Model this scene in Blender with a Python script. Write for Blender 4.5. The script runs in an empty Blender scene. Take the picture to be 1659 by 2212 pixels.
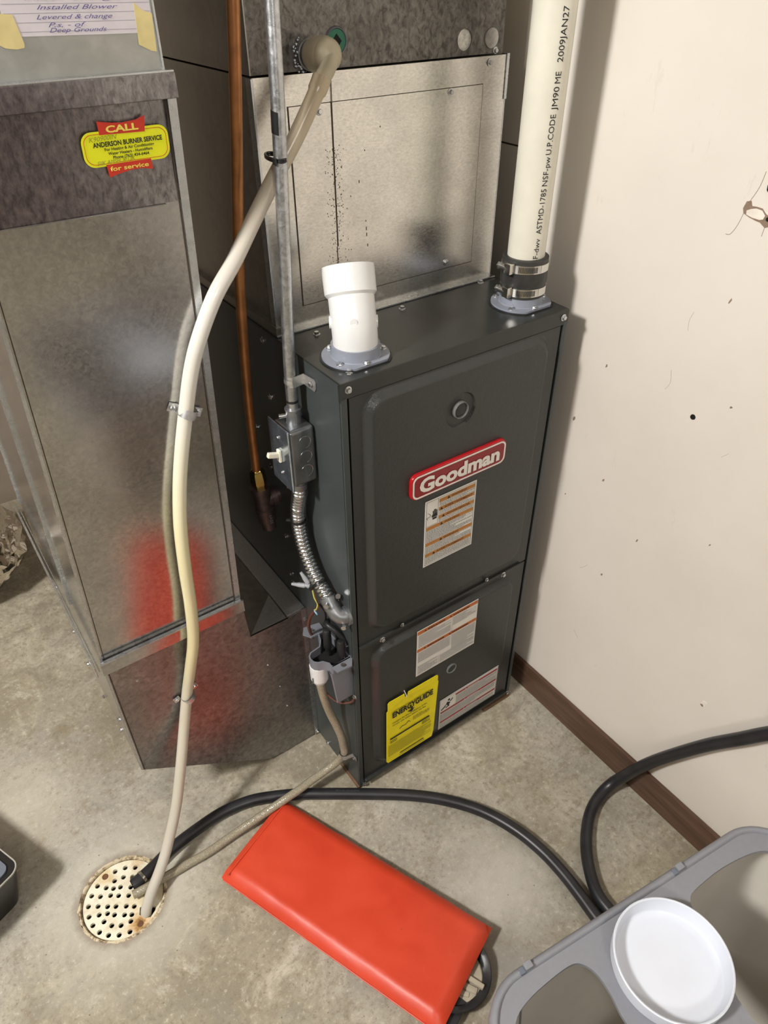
import bpy, bmesh, math, random
from mathutils import Vector, Matrix, noise
random.seed(7)
S = bpy.context.scene
COL = S.collection
V = Vector
PI = math.pi

# ---------------------------------------------------------------- camera
cam_d = bpy.data.cameras.new('camera'); cam = bpy.data.objects.new('camera', cam_d); COL.objects.link(cam)
cam_d.sensor_fit = 'HORIZONTAL'; cam_d.sensor_width = 36.0; cam_d.lens = 36.0 * 1543.28 / 1659.0
cam_d.clip_start = 0.02
cam.matrix_world = (Matrix.Translation((-0.458145, -0.760290, 1.484743)) @ Matrix.Rotation(-0.609482, 4, 'Z')
                    @ Matrix.Rotation(0.906705, 4, 'X') @ Matrix.Rotation(-0.008401, 4, 'Z'))
S.camera = cam

# ---------------------------------------------------------------- light and exposure
w = bpy.data.worlds.new('world'); S.world = w; w.use_nodes = True
w.node_tree.nodes['Background'].inputs[0].default_value = (0.9, 0.92, 1.0, 1)
w.node_tree.nodes['Background'].inputs[1].default_value = 0.05


def lamp(name, loc, power, size, col):
    d = bpy.data.lights.new(name, 'POINT'); d.energy = power; d.shadow_soft_size = size; d.color = col
    o = bpy.data.objects.new(name, d); o.location = loc; COL.objects.link(o); return o


lamp('ceiling_bulb_light', (-1.95, -0.22, 2.46), 215, 0.16, (1.0, 0.985, 0.955))
lamp('fill_light', (-0.9, -2.3, 2.2), 48, 0.16, (1.0, 0.98, 0.95))  # added fill light, brightens the furnace front from behind the camera
S.view_settings.view_transform = 'Standard'; S.view_settings.look = 'None'
S.view_settings.exposure = 0.36; S.view_settings.gamma = 1.0
S.view_settings.use_curve_mapping = False


# ---------------------------------------------------------------- materials
class NT:
    def __init__(s, name):
        m = bpy.data.materials.new(name); m.use_nodes = True
        s.m = m; s.t = m.node_tree; s.n = s.t.nodes; s.l = s.t.links
        s.b = s.n['Principled BSDF']

    def node(s, kind, **k):
        x = s.n.new(kind)
        for a, b in k.items():
            if a.startswith('i_'):
                x.inputs[a[2:].replace('_', ' ')].default_value = b
            else:
                setattr(x, a, b)
        return x

    def coord(s, scale=(1, 1, 1)):
        c = s.node('ShaderNodeTexCoord'); mp = s.node('ShaderNodeMapping')
        mp.inputs['Scale'].default_value = scale
        s.l.new(c.outputs['Object'], mp.inputs[0]); return mp.outputs[0]

    def noise(s, scale, detail=4, rough=.55, vec=None, dist=0):
        x = s.node('ShaderNodeTexNoise'); x.inputs['Scale'].default_value = scale
        x.inputs['Detail'].default_value = detail; x.inputs['Roughness'].default_value = rough
        x.inputs['Distortion'].default_value = dist
        s.l.new(vec or s.coord(), x.inputs['Vector']); return x.outputs['Fac']

    def ramp(s, fac, stops):
        r = s.node('ShaderNodeValToRGB'); e = r.color_ramp.elements
        while len(e) < len(stops): e.new(.5)
        for i, (p, c) in enumerate(stops):
            e[i].position = p
            if not isinstance(c, tuple): c = (c, c, c)
            e[i].color = (*c[:3], 1)
        s.l.new(fac, r.inputs[0]); return r.outputs[0]

    def mix(s, fac, a, b, mode='MIX'):
        x = s.node('ShaderNodeMix', data_type='RGBA', blend_type=mode)
        for i, v in ((0, fac), (6, a), (7, b)):
            if hasattr(v, 'links'): s.l.new(v, x.inputs[i])
            elif i == 0: x.inputs[0].default_value = v
            else: x.inputs[i].default_value = (*v[:3], 1)
        return x.outputs[2]

    def bump(s, h, strength=.3, dist=.001, prev=None):
        x = s.node('ShaderNodeBump'); x.inputs['Strength'].default_value = strength; x.inputs['Distance'].default_value = dist
        s.l.new(h, x.inputs['Height'])
        if prev: s.l.new(prev, x.inputs['Normal'])
        return x.outputs[0]

    def set(s, color=None, rough=None, metal=None, normal=None, **k):
        for nm, v in (('Base Color', color), ('Roughness', rough), ('Metallic', metal), ('Normal', normal)):
            if v is None: continue
            if hasattr(v, 'links'): s.l.new(v, s.b.inputs[nm])
            elif nm == 'Base Color': s.b.inputs[nm].default_value = (*v[:3], 1)
            else: s.b.inputs[nm].default_value = v
        for a, b in k.items(): s.b.inputs[a.replace('_', ' ')].default_value = b
        return s.m


def plain(name, col, rough=.5, metal=0, nz=0.08, scale=60, bumpk=0.0, **k):
    t = NT(name)
    f = t.noise(scale, 3)
    c = t.ramp(f, [(.3, tuple(max(0, x * (1 - nz)) for x in col)), (.7, tuple(min(1, x * (1 + nz)) for x in col))])
    nrm = t.bump(t.noise(scale * 6, 3), bumpk, .0006) if bumpk else None
    return t.set(c, rough, metal, nrm, **k)


def galv(name, c0, c1, r0, r1, scale=55, bumps=.12, streak=None, low=.25):
    t = NT(name); co = t.coord(streak or (1, 1, 1))
    n1 = t.noise(scale, 6, .65, co, .6)
    n2 = t.noise(scale * .09, 3, .5)
    c = t.mix(t.ramp(n1, [(.35, 0.0), (.68, 1.0)]), c0, c1)
    c = t.mix(t.ramp(n2, [(.4, 0.0), (.65, .35)]), c, tuple(x * .72 for x in c0))
    r = t.ramp(n1, [(.3, r0), (.7, r1)])
    nr = t.bump(t.noise(scale * 5, 4, .7), bumps, .0006)
    nr = t.bump(t.noise(5, 2, .5), low, .004, nr)
    return t.set(c, r, .92, nr)


M = {}
# concrete
t = NT('concrete')
a = t.noise(3.0, 8, .66); b_ = t.noise(11, 8, .72, None, .8); c_ = t.noise(85, 6, .8); d_ = t.noise(1.5, 4, .6); e_ = t.noise(30, 6, .75, t.coord((1, 1, 1)), .4)
col = t.ramp(a, [(.30, (.222, .188, .130)), (.47, (.345, .306, .222)), (.68, (.525, .477, .375))])
col = t.mix(t.ramp(b_, [(.36, .8), (.54, 0.0)]), col, (.24, .215, .165))
col = t.mix(t.ramp(b_, [(.56, 0.0), (.70, .7)]), col, (.66, .615, .52))
col = t.mix(t.ramp(d_, [(.50, 0.0), (.62, .55)]), col, (.33, .32, .29))
col = t.mix(t.ramp(e_, [(.36, .6), (.47, 0.0)]), col, (.24, .198, .135))
col = t.mix(t.ramp(c_, [(.36, .8), (.47, 0.0)]), col, (.20, .172, .12))
col = t.mix(t.ramp(c_, [(.56, 0.0), (.66, .5)]), col, (.72, .67, .56))
tc = t.node('ShaderNodeTexCoord')


def floor_spot(cx, cy, r0, r1, nk, c, k, sc_=12):
    global col
    d = t.node('ShaderNodeVectorMath', operation='DISTANCE'); t.l.new(tc.outputs['Object'], d.inputs[0]); d.inputs[1].default_value = (cx, cy, 0.0)
    ad = t.node('ShaderNodeMath', operation='MULTIPLY_ADD'); t.l.new(t.noise(sc_, 6, .7), ad.inputs[0]); ad.inputs[1].default_value = nk
    t.l.new(d.outputs['Value'], ad.inputs[2]); mr = t.node('ShaderNodeMapRange')
    mr.inputs['From Min'].default_value = r0 + nk / 2; mr.inputs['From Max'].default_value = r1 + nk / 2
    mr.inputs['To Min'].default_value = k; mr.inputs['To Max'].default_value = 0
    t.l.new(ad.outputs[0], mr.inputs['Value']); col = t.mix(mr.outputs[0], col, c)


# limy halo and dirt round the drain, a brown stain, pale patches
floor_spot(-.518, .078, .10, .21, .20, (.58, .555, .475), .55)
floor_spot(-.518, .078, .086, .100, .03, (.22, .17, .12), .6, 40)
floor_spot(-.505, .545, .0, .03, .04, (.20, .155, .09), .75, 30)
floor_spot(.12, -.33, .03, .14, .16, (.62, .59, .53), .6, 9)
floor_spot(.03, -.48, .02, .12, .16, (.30, .29, .28), .6, 10)
floor_spot(-.62, .40, .02, .16, .2, (.58, .54, .44), .5, 8)
sp = t.node('ShaderNodeTexVoronoi'); sp.inputs['Scale'].default_value = 38; sp.inputs['Randomness'].default_value = 1
t.l.new(t.coord(), sp.inputs['Vector'])
col = t.mix(t.ramp(sp.outputs['Distance'], [(.03, .8), (.065, 0.0)]), col, (.09, .08, .06))
M['concrete'] = t.set(col, t.ramp(b_, [(.3, .55), (.7, .8)]), 0, t.bump(c_, .35, .0018, t.bump(b_, .25, .003)))
# wall paint
t = NT('wall_paint')
a = t.noise(2.0, 5, .6); b_ = t.noise(30, 5, .7, t.coord((1, 1, .35))); g_ = t.noise(260, 2)
col = t.ramp(a, [(.35, (.66, .605, .535)), (.65, (.72, .672, .605))])
col = t.mix(t.ramp(b_, [(.29, .14), (.34, 0.0)]), col, (.42, .37, .31))
M['wall'] = t.set(col, .62, 0, t.bump(g_, .06, .0006))
M['wall_dark'] = plain('painted_block', (.27, .22, .17), .8, 0, .12, 8, .3)
M['ceiling'] = plain('ceiling_board', (.22, .19, .16), .9, 0, .1, 5)
M['wood_dark'] = galv('unused', (.1, .05, .03), (.2, .1, .06), .5, .6)
t = NT('stained_baseboard')
a = t.noise(18, 7, .65, t.coord((4, .35, 5)), .5)
M['base'] = t.set(t.ramp(a, [(.3, (.055, .028, .017)), (.7, (.135, .072, .045))]), .42, 0, t.bump(a, .15, .001))
M['shim'] = plain('shim_wood', (.17, .095, .05), .7, 0, .25, 50, .2)
# furnace paint: stippled front skin and smoother side
t = NT('furnace_front_paint')
vo = t.node('ShaderNodeTexVoronoi', feature='DISTANCE_TO_EDGE'); vo.inputs['Scale'].default_value = 330
nz = t.noise(60, 3); mx = t.node('ShaderNodeVectorMath', operation='ADD')
cc = t.coord((1, 1, .6)); t.l.new(cc, mx.inputs[0])
sc = t.node('ShaderNodeVectorMath', operation='SCALE'); nc = t.node('ShaderNodeTexNoise'); nc.inputs['Scale'].default_value = 90
t.l.new(cc, nc.inputs['Vector']); t.l.new(nc.outputs['Color'], sc.inputs[0]); sc.inputs['Scale'].default_value = .012
t.l.new(sc.outputs[0], mx.inputs[1]); t.l.new(mx.outputs[0], vo.inputs['Vector'])
h = t.ramp(vo.outputs['Distance'], [(.0, 0.0), (.12, 1.0)])
M['furn'] = t.set((.030, .0325, .031), .31, 0, t.bump(h, .28, .0006))
t = NT('furnace_side_paint')
M['furn_side'] = t.set(t.ramp(t.noise(5, 3), [(.3, (.040, .048, .048)), (.7, (.052, .061, .061))]), .36, 0, t.bump(t.noise(160, 3), .05, .0005))
M['furn_top'] = plain('furnace_top_paint', (.026, .028, .026), .28, 0, .1, 40, .08)
# sheet metals
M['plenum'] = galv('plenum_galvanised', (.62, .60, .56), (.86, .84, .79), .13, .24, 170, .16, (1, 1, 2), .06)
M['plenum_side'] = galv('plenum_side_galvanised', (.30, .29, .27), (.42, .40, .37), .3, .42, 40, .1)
M['coil'] = galv('coil_cabinet_zinc', (.085, .08, .074), (.30, .285, .26), .42, .6, 130, .3, (1, 1, .7))
M['duct'] = galv('duct_galvanised', (.42, .41, .40), (.58, .57, .55), .10, .19, 150, .07, None, .06)
M['duct_mottle'] = galv('duct_mottled', (.17, .155, .165), (.44, .425, .42), .26, .42, 190, .2, (1, 1, .45))
t = NT('x'); t.m = M['duct_mottle']; t.t = t.m.node_tree; t.n = t.t.nodes; t.l = t.t.links; t.b = t.n['Principled BSDF']
old = t.b.inputs['Base Color'].links[0].from_socket     # purple-brown mottled patch over the left two thirds
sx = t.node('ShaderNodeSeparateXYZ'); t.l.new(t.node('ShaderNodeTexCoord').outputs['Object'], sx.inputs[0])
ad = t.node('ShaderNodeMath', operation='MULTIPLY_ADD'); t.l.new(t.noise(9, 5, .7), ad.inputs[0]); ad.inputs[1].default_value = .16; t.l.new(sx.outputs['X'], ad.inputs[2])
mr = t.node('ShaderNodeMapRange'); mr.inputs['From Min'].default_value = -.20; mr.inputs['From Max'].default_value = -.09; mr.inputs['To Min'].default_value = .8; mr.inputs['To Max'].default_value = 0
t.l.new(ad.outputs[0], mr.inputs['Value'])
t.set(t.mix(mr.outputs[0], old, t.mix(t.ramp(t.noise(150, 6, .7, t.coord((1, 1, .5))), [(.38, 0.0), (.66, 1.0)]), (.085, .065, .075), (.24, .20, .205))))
M['boot'] = galv('boot_galvanised', (.22, .215, .215), (.42, .41, .40), .34, .46, 90, .12, None, .08)
M['duct_up'] = galv('upper_duct_metal', (.40, .41, .39), (.48, .49, .47), .38, .48, 30, .06)
M['seam'] = galv('seam_metal', (.52, .54, .55), (.64, .66, .68), .24, .32, 60, .02, None, .02)
M['emt'] = galv('conduit_zinc', (.42, .43, .44), (.66, .67, .68), .26, .42, 130, .2)
M['zinc'] = plain('zinc_bright', (.62, .63, .64), .25, 1, .1, 200)
M['strapz'] = plain('strap_zinc', (.66, .66, .66), .4, .9, .1, 200)
M['stainless'] = plain('stainless', (.62, .60, .56), .18, 1, .05, 100)
M['cast'] = plain('cast_zinc', (.30, .31, .32), .42, .85, .12, 120, .1)
M['boxmetal'] = galv('box_metal', (.24, .25, .26), (.36, .37, .38), .28, .4, 60, .1, (1, 1, .3))
M['platem'] = galv('cover_plate_metal', (.42, .47, .56), (.66, .72, .82), .14, .3, 70, .05)
M['copper'] = plain('aged_copper', (.44, .19, .07), .38, .65, .2, 40)
M['brass'] = plain('brass', (.52, .40, .13), .3, 1, .12, 60)
M['iron'] = plain('black_iron', (.115, .085, .08), .5, .75, .25, 60, .2)
M['pvc_white'] = plain('white_pvc', (.72, .725, .72), .28, 0, .02, 40)
M['pvc_cream'] = plain('cream_pvc_pipe', (.70, .67, .57), .34, 0, .04, 25)
M['pvc_grey'] = plain('grey_pvc_flange', (.245, .265, .315), .36, 0, .05, 50)
M['trap_grey'] = plain('grey_trap_plastic', (.175, .182, .21), .42, 0, .04, 50)
M['rubber'] = plain('black_rubber', (.016, .016, .017), .45, 0, .3, 40, .1)
M['rubber2'] = plain('coupling_rubber', (.032, .031, .029), .42, 0, .5, 30, .2)
M['blackp'] = plain('black_plastic', (.012, .012, .012), .32, 0, .1)
M['hose'] = plain('black_hose_rubber', (.018, .018, .021), .38, 0, .35, 25, .08)
M['ink'] = plain('black_ink', (.012, .012, .014), .6, 0, .05)
M['greyink'] = plain('grey_text_ink', (.22, .22, .225), .7, 0, .05)
M['brown_ink'] = plain('brown_ink', (.13, .05, .018), .6)
M['hosetext'] = plain('worn_hose_print', (.055, .055, .06), .6)
M['paper'] = plain('label_paper', (.76, .745, .69), .5, 0, .03)
M['orange_ink'] = plain('orange_band_ink', (.46, .19, .035), .5, 0, .08)
M['orange_ink2'] = plain('red_orange_band_ink', (.52, .15, .035), .5, 0, .08)
M['red_ink'] = plain('red_band_ink', (.33, .03, .045), .5, 0, .08)
M['yellow_tag'] = plain('yellow_card', (.92, .80, .004), .55, 0, .05)
M['badge_red'] = plain('badge_red_plastic', (.25, .012, .015), .22, 0, .05)
M['badge_edge'] = plain('badge_edge_plastic', (.40, .008, .012), .22, 0, .05)
M['badge_white'] = plain('badge_white', (.76, .73, .66), .35, 0, .03)
M['sticker_y'] = plain('yellow_sticker', (.80, .83, .01), .4, 0, .03)
M['sticker_r'] = plain('red_sticker', (.58, .035, .015), .4, 0, .05)
M['sticker_yl'] = plain('yellow_lettering', (.85, .70, .12), .45, 0, .03)
M['pencil'] = plain('pencil_writing', (.28, .30, .03), .6, 0, .03)
M['note'] = plain('note_paper', (.62, .58, .62), .7, 0, .04)
M['noteline'] = plain('note_ruling', (.38, .37, .44), .7, 0, .04)
M['biro'] = plain('biro_ink', (.10, .08, .26), .5, 0, .1)
M['masking'] = plain('masking_tape', (.62, .52, .24), .6, 0, .12, 40)
M['almond'] = plain('almond_plastic', (.78, .74, .60), .35, 0, .02)
M['knob'] = plain('knockout_zinc', (.26, .27, .28), .25, .9, .1)
M['green'] = plain('green_plastic', (.005, .13, .07), .4, 0, .1)
M['dark'] = plain('dark_void', (.004, .004, .004), .9)
M['wire_brown'] = plain('brown_cable', (.11, .04, .025), .5)
M['wire_y'] = plain('yellow_green_wire', (.55, .55, .12), .4)
M['wire_b'] = plain('blue_wire', (.25, .42, .62), .4)
M['nut_grey'] = plain('grey_wire_nut', (.32, .33, .35), .4)
M['insul'] = plain('white_insulation', (.74, .71, .63), .9, 0, .3, 150, .4)
M['crack'] = plain('crack_dirt', (.05, .035, .025), .9)  # one dark brown for joints, seams, panel gaps and the drip stain
M['plaster'] = plain('torn_plaster', (.74, .68, .60), .8, 0, .1, 60, .3)
M['torn'] = plain('torn_board_paper', (.25, .175, .125), .9, 0, .2, 90, .3)
M['bin_grey'] = plain('bin_grey_plastic', (.225, .23, .255), .42, 0, .03, 120, .04)
M['bin_in'] = plain('bin_beige_inside', (.56, .53, .47), .5, 0, .03, 20)
M['lid_white'] = plain('lid_white_plastic', (.66, .695, .77), .38, 0, .02, 20)
M['foam'] = plain('worn_grey_foam', (.42, .375, .29), .8, 0, .2, 30, .3)
M['case_panel'] = plain('case_grey_blue', (.13, .15, .185), .5, 0, .08)
M['case_rim'] = plain('case_pale_rim', (.36, .35, .31), .5, 0, .05)
M['clear'] = NT('clear_plastic').set((.55, .57, .56), .08, 0, None, Alpha=1.0, IOR=1.45)
M['clear'].node_tree.nodes['Principled BSDF'].inputs['Transmission Weight'].default_value = .75
# vinyl condensate tube: milky, yellower with age along its middle
t = NT('milky_vinyl')
geo = t.node('ShaderNodeTexCoord'); sx = t.node('ShaderNodeSeparateXYZ'); t.l.new(geo.outputs['Object'], sx.inputs[0])
mr = t.node('ShaderNodeMapRange'); mr.inputs['From Min'].default_value = 0; mr.inputs['From Max'].default_value = 1.4
t.l.new(sx.outputs['Z'], mr.inputs['Value'])
col = t.ramp(mr.outputs[0], [(.0, (.54, .51, .45)), (.26, (.60, .55, .44)), (.34, (.70, .62, .37)), (.55, (.78, .72, .46)), (.68, (.74, .72, .62)), (.80, (.70, .68, .64)), (.90, (.50, .44, .34)), (.97, (.44, .36, .24))])
M['vinyl'] = t.set(col, .25, 0, None)
M['vinyl'].node_tree.nodes['Principled BSDF'].inputs['Subsurface Weight'].default_value = .25
M['vinyl'].node_tree.nodes['Principled BSDF'].inputs['Subsurface Scale'].default_value = .004
M['trap_nylon'] = plain('tan_nylon', (.42, .37, .26), .4, 0, .1, 30)
t = NT('braided_clear_hose')
w1 = t.node('ShaderNodeTexVoronoi'); w1.inputs['Scale'].default_value = 420; t.l.new(t.coord(), w1.inputs['Vector'])
col = t.mix(t.ramp(w1.outputs['Distance'], [(.1, .8), (.35, 0.0)]), (.30, .265, .19), (.62, .58, .46))
M['braid'] = t.set(col, .22, 0, t.bump(w1.outputs['Distance'], .6, .0008))
# orange vinyl
t = NT('orange_vinyl')
a = t.noise(9, 5, .6); b_ = t.noise(60, 4, .7)
col = t.ramp(a, [(.3, (.56, .045, .016)), (.7, (.68, .068, .026))])
col = t.mix(t.ramp(b_, [(.24, .5), (.31, 0.0)]), col, (.30, .03, .015))
M['orange'] = t.set(col, t.ramp(a, [(.3, .38), (.7, .48)]), 0, t.bump(t.noise(240, 3), .12, .0008, t.bump(t.noise(16, 3), .3, .003)))
# rusty enamel drain grate
t = NT('rusty_white_enamel')
tc = t.node('ShaderNodeTexCoord')


def spot(cx, cy, r0, r1):
    d = t.node('ShaderNodeVectorMath', operation='DISTANCE'); t.l.new(tc.outputs['Object'], d.inputs[0]); d.inputs[1].default_value = (cx, cy, 0.0)
    nn = t.noise(55, 5, .7); ad = t.node('ShaderNodeMath', operation='MULTIPLY_ADD'); t.l.new(nn, ad.inputs[0]); ad.inputs[1].default_value = .05
    t.l.new(d.outputs['Value'], ad.inputs[2])
    mr = t.node('ShaderNodeMapRange'); mr.inputs['From Min'].default_value = r0 + .025; mr.inputs['From Max'].default_value = r1 + .025
    mr.inputs['To Min'].default_value = 1; mr.inputs['To Max'].default_value = 0
    t.l.new(ad.outputs[0], mr.inputs['Value']); return mr.outputs[0]


dirt = t.noise(34, 6, .65)
col = t.mix(t.ramp(dirt, [(.44, 0.0), (.66, .6)]), (.82, .79, .64), (.56, .43, .24))
for (x, y, r0, r1, c, k) in ((-.534, .142, .0, .022, (.60, .40, .10), .8), (-.507, .012, .008, .032, (.55, .30, .07), .95), (-.507, .012, .0, .016, (.10, .035, .015), 1),
                             (-.455, .045, .0, .022, (.50, .36, .12), .8), (-.468, .135, .0, .022, (.50, .30, .10), .8), (-.490, .058, .0, .028, (.62, .48, .22), .7)):
    m1 = t.node('ShaderNodeMath', operation='MULTIPLY'); t.l.new(spot(x, y, r0, r1), m1.inputs[0]); m1.inputs[1].default_value = k
    col = t.mix(m1.outputs[0], col, c)
M['enamel'] = t.set(col, .45, 0, t.bump(dirt, .1, .0008))
t = NT('rusty_drain_rim'); a = t.noise(60, 6, .75)
M['rim'] = t.set(t.ramp(a, [(.36, (.09, .06, .04)), (.46, (.34, .25, .15)), (.54, (.62, .54, .38))]), .8, 0, t.bump(a, .5, .002))
M['rust'] = plain('rusted_screw', (.16, .075, .035), .75, .3, .3, 200, .3)
t = NT('crumpled_foil'); M['foil'] = t.set((.86, .80, .72), .14, 1, t.bump(t.noise(14, 3, .5, None, 1.5), .5, .010))


# ---------------------------------------------------------------- mesh helpers
class MB:
    def __init__(s): s.b = bmesh.new()

    def face(s, pts):
        return s.b.faces.new([s.b.verts.new(p) for p in pts])

    def box(s, a, b, bev=0, mat=None, seg=2):
        a = V(a); b = V(b); c = (a + b) / 2; d = b - a
        r = bmesh.ops.create_cube(s.b, size=1)
        for v in r['verts']: v.co = V((v.co.x * d.x, v.co.y * d.y, v.co.z * d.z)) + c
        if bev:
            es = set(e for v in r['verts'] for e in v.link_edges)
            rr = bmesh.ops.bevel(s.b, geom=list(es), offset=bev, segments=seg, affect='EDGES', profile=.5)
            vs = set(rr['verts']) | set(v for v in r['verts'] if v.is_valid)
        else: vs = r['verts']
        if mat is not None:
            for v in vs: v.co = mat @ v.co
        return s

    def cyl(s, p0, p1, r0, r1=None, seg=24, caps=True):
        return s.lathe(p0, p1, [(0, r0), (1, r0 if r1 is None else r1)], seg, caps)

    def lathe(s, p0, p1, prof, seg=28, caps=True, unit=True):
        """profile = (t along axis 0..1 , radius)"""
        p0 = V(p0); p1 = V(p1); ax = p1 - p0; L = ax.length; ax.normalize()
        u = ax.orthogonal().normalized(); v = ax.cross(u)
        rings = []
        for (tt, r) in prof:
            c = p0 + ax * (tt * L if unit else tt)
            rings.append([s.b.verts.new(c + (u * math.cos(2 * PI * k / seg) + v * math.sin(2 * PI * k / seg)) * max(r, 1e-5)) for k in range(seg)])
        for a, b in zip(rings, rings[1:]):
            for k in range(seg): s.b.faces.new((a[k], a[(k + 1) % seg], b[(k + 1) % seg], b[k]))
        if caps:
            s.b.faces.new(rings[0][::-1]); s.b.faces.new(rings[-1])
        return s

    def sweep(s, pts, r, seg=14, caps=True):
        pts = [V(p) for p in pts]; n = len(pts)
        rr = r if hasattr(r, '__len__') else [r] * n
        T = [(pts[min(i + 1, n - 1)] - pts[max(i - 1, 0)]).normalized() for i in range(n)]
        u = T[0].orthogonal().normalized(); rings = []
        for i in range(n):
            u = (u - T[i] * u.dot(T[i])).normalized(); v = T[i].cross(u)
            rings.append([s.b.verts.new(pts[i] + (u * math.cos(2 * PI * k / seg) + v * math.sin(2 * PI * k / seg)) * rr[i]) for k in range(seg)])
        for a, b in zip(rings, rings[1:]):
            for k in range(seg): s.b.faces.new((a[k], a[(k + 1) % seg], b[(k + 1) % seg], b[k]))
        if caps: s.b.faces.new(rings[0][::-1]); s.b.faces.new(rings[-1])
        return s

    def prism(s, pts, d, holes=()):
        """extrude a flat polygon (with holes) by vector d"""
        d = V(d); edges = []; loops = []
        for loop in [pts, *holes]:
            vs = [s.b.verts.new(p) for p in loop]; loops.append(vs)
            for i in range(len(vs)): edges.append(s.b.edges.new((vs[i], vs[(i + 1) % len(vs)])))
        if holes:
            fs = [g for g in bmesh.ops.triangle_fill(s.b, use_beauty=True, use_dissolve=False, edges=edges)['geom'] if isinstance(g, bmesh.types.BMFace)]
        else: fs = [s.b.faces.new(loops[0])]
        ex = bmesh.ops.extrude_face_region(s.b, geom=fs, use_keep_orig=True)
        for g in ex['geom']:
            if isinstance(g, bmesh.types.BMVert): g.co += d
        return s

    def quadstrip(s, A, B):
        va = [s.b.verts.new(p) for p in A]; vb = [s.b.verts.new(p) for p in B]
        for i in range(len(A) - 1): s.b.faces.new((va[i], va[i + 1], vb[i + 1], vb[i]))
        return s

    def build(s, name, mat, parent=None, smooth=True, ang=38, weld=True):
        b = s.b
        if weld: bmesh.ops.remove_doubles(b, verts=b.verts, dist=1e-6)
        bmesh.ops.recalc_face_normals(b, faces=b.faces)
        if smooth:
            for f in b.faces: f.smooth = True
            for e in b.edges:
                if len(e.link_faces) != 2 or e.calc_face_angle(0) > math.radians(ang): e.smooth = False
        me = bpy.data.meshes.new(name); nf = len(b.faces); b.to_mesh(me); b.free()
        o = link(name, me, mat, parent)
        if smooth and nf < 6000:
            wn = o.modifiers.new('weighted', 'WEIGHTED_NORMAL'); wn.keep_sharp = True; wn.weight = 80
        return o


def link(name, me, mat, parent=None):
    if mat is not None: me.materials.append(M[mat] if isinstance(mat, str) else mat)
    o = bpy.data.objects.new(name, me); COL.objects.link(o)
    if parent is not None:
        o.parent = parent; o.matrix_parent_inverse = Matrix.Translation(-parent.matrix_basis.translation) if parent.type == 'EMPTY' else Matrix.Identity(4)
        if parent.type != 'EMPTY' and parent.parent is not None:
            o.matrix_parent_inverse = Matrix.Identity(4)
    return o


def tag(o, label=None, cat=None, group=None, kind=None):
    if label: o['label'] = label
    if cat: o['category'] = cat
    if group: o['group'] = group
    if kind: o['kind'] = kind
    return o


def thing(name, loc, label, cat, group=None):
    o = bpy.data.objects.new(name, None); o.location = loc; o.empty_display_size = .05; COL.objects.link(o)
    return tag(o, label, cat, group)


def cr(pts, n=8):
    """Catmull-Rom resample"""
    P = [V(p) for p in pts]; P = [P[0] * 2 - P[1]] + P + [P[-1] * 2 - P[-2]]; out = []
    for i in range(1, len(P) - 2):
        for k in range(n):
            q = k / n; a, b, c, d = P[i - 1:i + 3]
            out.append(.5 * ((2 * b) + (c - a) * q + (2 * a - 5 * b + 4 * c - d) * q * q + (3 * b - a - 3 * c + d) * q ** 3))
    out.append(P[-2]); return out


def rrect(x0, x1, y0, y1, r, n=8):
    out = []
    for cx, cy, a0 in ((x1 - r, y1 - r, 0), (x0 + r, y1 - r, 90), (x0 + r, y0 + r, 180), (x1 - r, y0 + r, 270)):
        for k in range(n + 1):
            a = math.radians(a0 + 90 * k / n); out.append((cx + r * math.cos(a), cy + r * math.sin(a)))
    return out


def circ(cx, cy, r, n=20):
    return [(cx + r * math.cos(2 * PI * k / n), cy + r * math.sin(2 * PI * k / n)) for k in range(n)]


def text(body, name, mat, parent, origin, u, v, width=None, height=.01, depth=.0003, bold=0.0, wrap=None, shear=0, space=1.0):
    """lettering as real thin geometry; u = reading direction, v = up"""
    cu = bpy.data.curves.new('t', 'FONT'); cu.body = body; cu.size = 1; cu.extrude = 0; cu.offset = bold; cu.shear = shear; cu.space_character = space
    cu.resolution_u = 3
    ob = bpy.data.objects.new('t', cu); COL.objects.link(ob)
    dg = bpy.context.evaluated_depsgraph_get(); me = bpy.data.meshes.new_from_object(ob.evaluated_get(dg))
    bpy.data.objects.remove(ob); bpy.data.curves.remove(cu)
    xs = [q.co.x for q in me.vertices]; ys = [q.co.y for q in me.vertices]
    x0, x1 = min(xs), max(xs); y0 = 0.0; cap = .70
    u = V(u).normalized(); v = V(v).normalized(); n = u.cross(v); o = V(origin)
    sy = height / cap; sx = width / (x1 - x0) if width else sy
    for q in me.vertices:
        a, b = (q.co.x - x0) * sx, q.co.y * sy
        q.co = wrap(a, b) if wrap else o + u * a + v * b + n * depth
    me.name = name
    return link(name, me, mat, parent)


def dashes(name, mat, parent, o, u, v, w, h, rows, fill=.55, n_off=.0004, indent=0, seedn=0, kind=None):
    """rows of unreadably small print: word-length dashes in one mesh"""
    rnd = random.Random(seedn); mb = MB(); o = V(o); u = V(u); v = V(v); n = u.cross(v).normalized() * n_off
    for i in range(rows):
        y1 = h * (1 - (i + .2) / rows); y0 = y1 - h / rows * fill; x = indent; end = w * (1 if rnd.random() > .18 else rnd.uniform(.5, .9))
        while x < end:
            L = rnd.uniform(.0012, .0055); L = min(L, end - x)
            mb.face([o + u * x + v * y0 + n, o + u * (x + L) + v * y0 + n, o + u * (x + L) + v * y1 + n, o + u * x + v * y1 + n]); x += L + .0011
    ob = mb.build(name, mat, parent, smooth=False, weld=False)
    tag(ob, kind='stuff'); return ob


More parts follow.
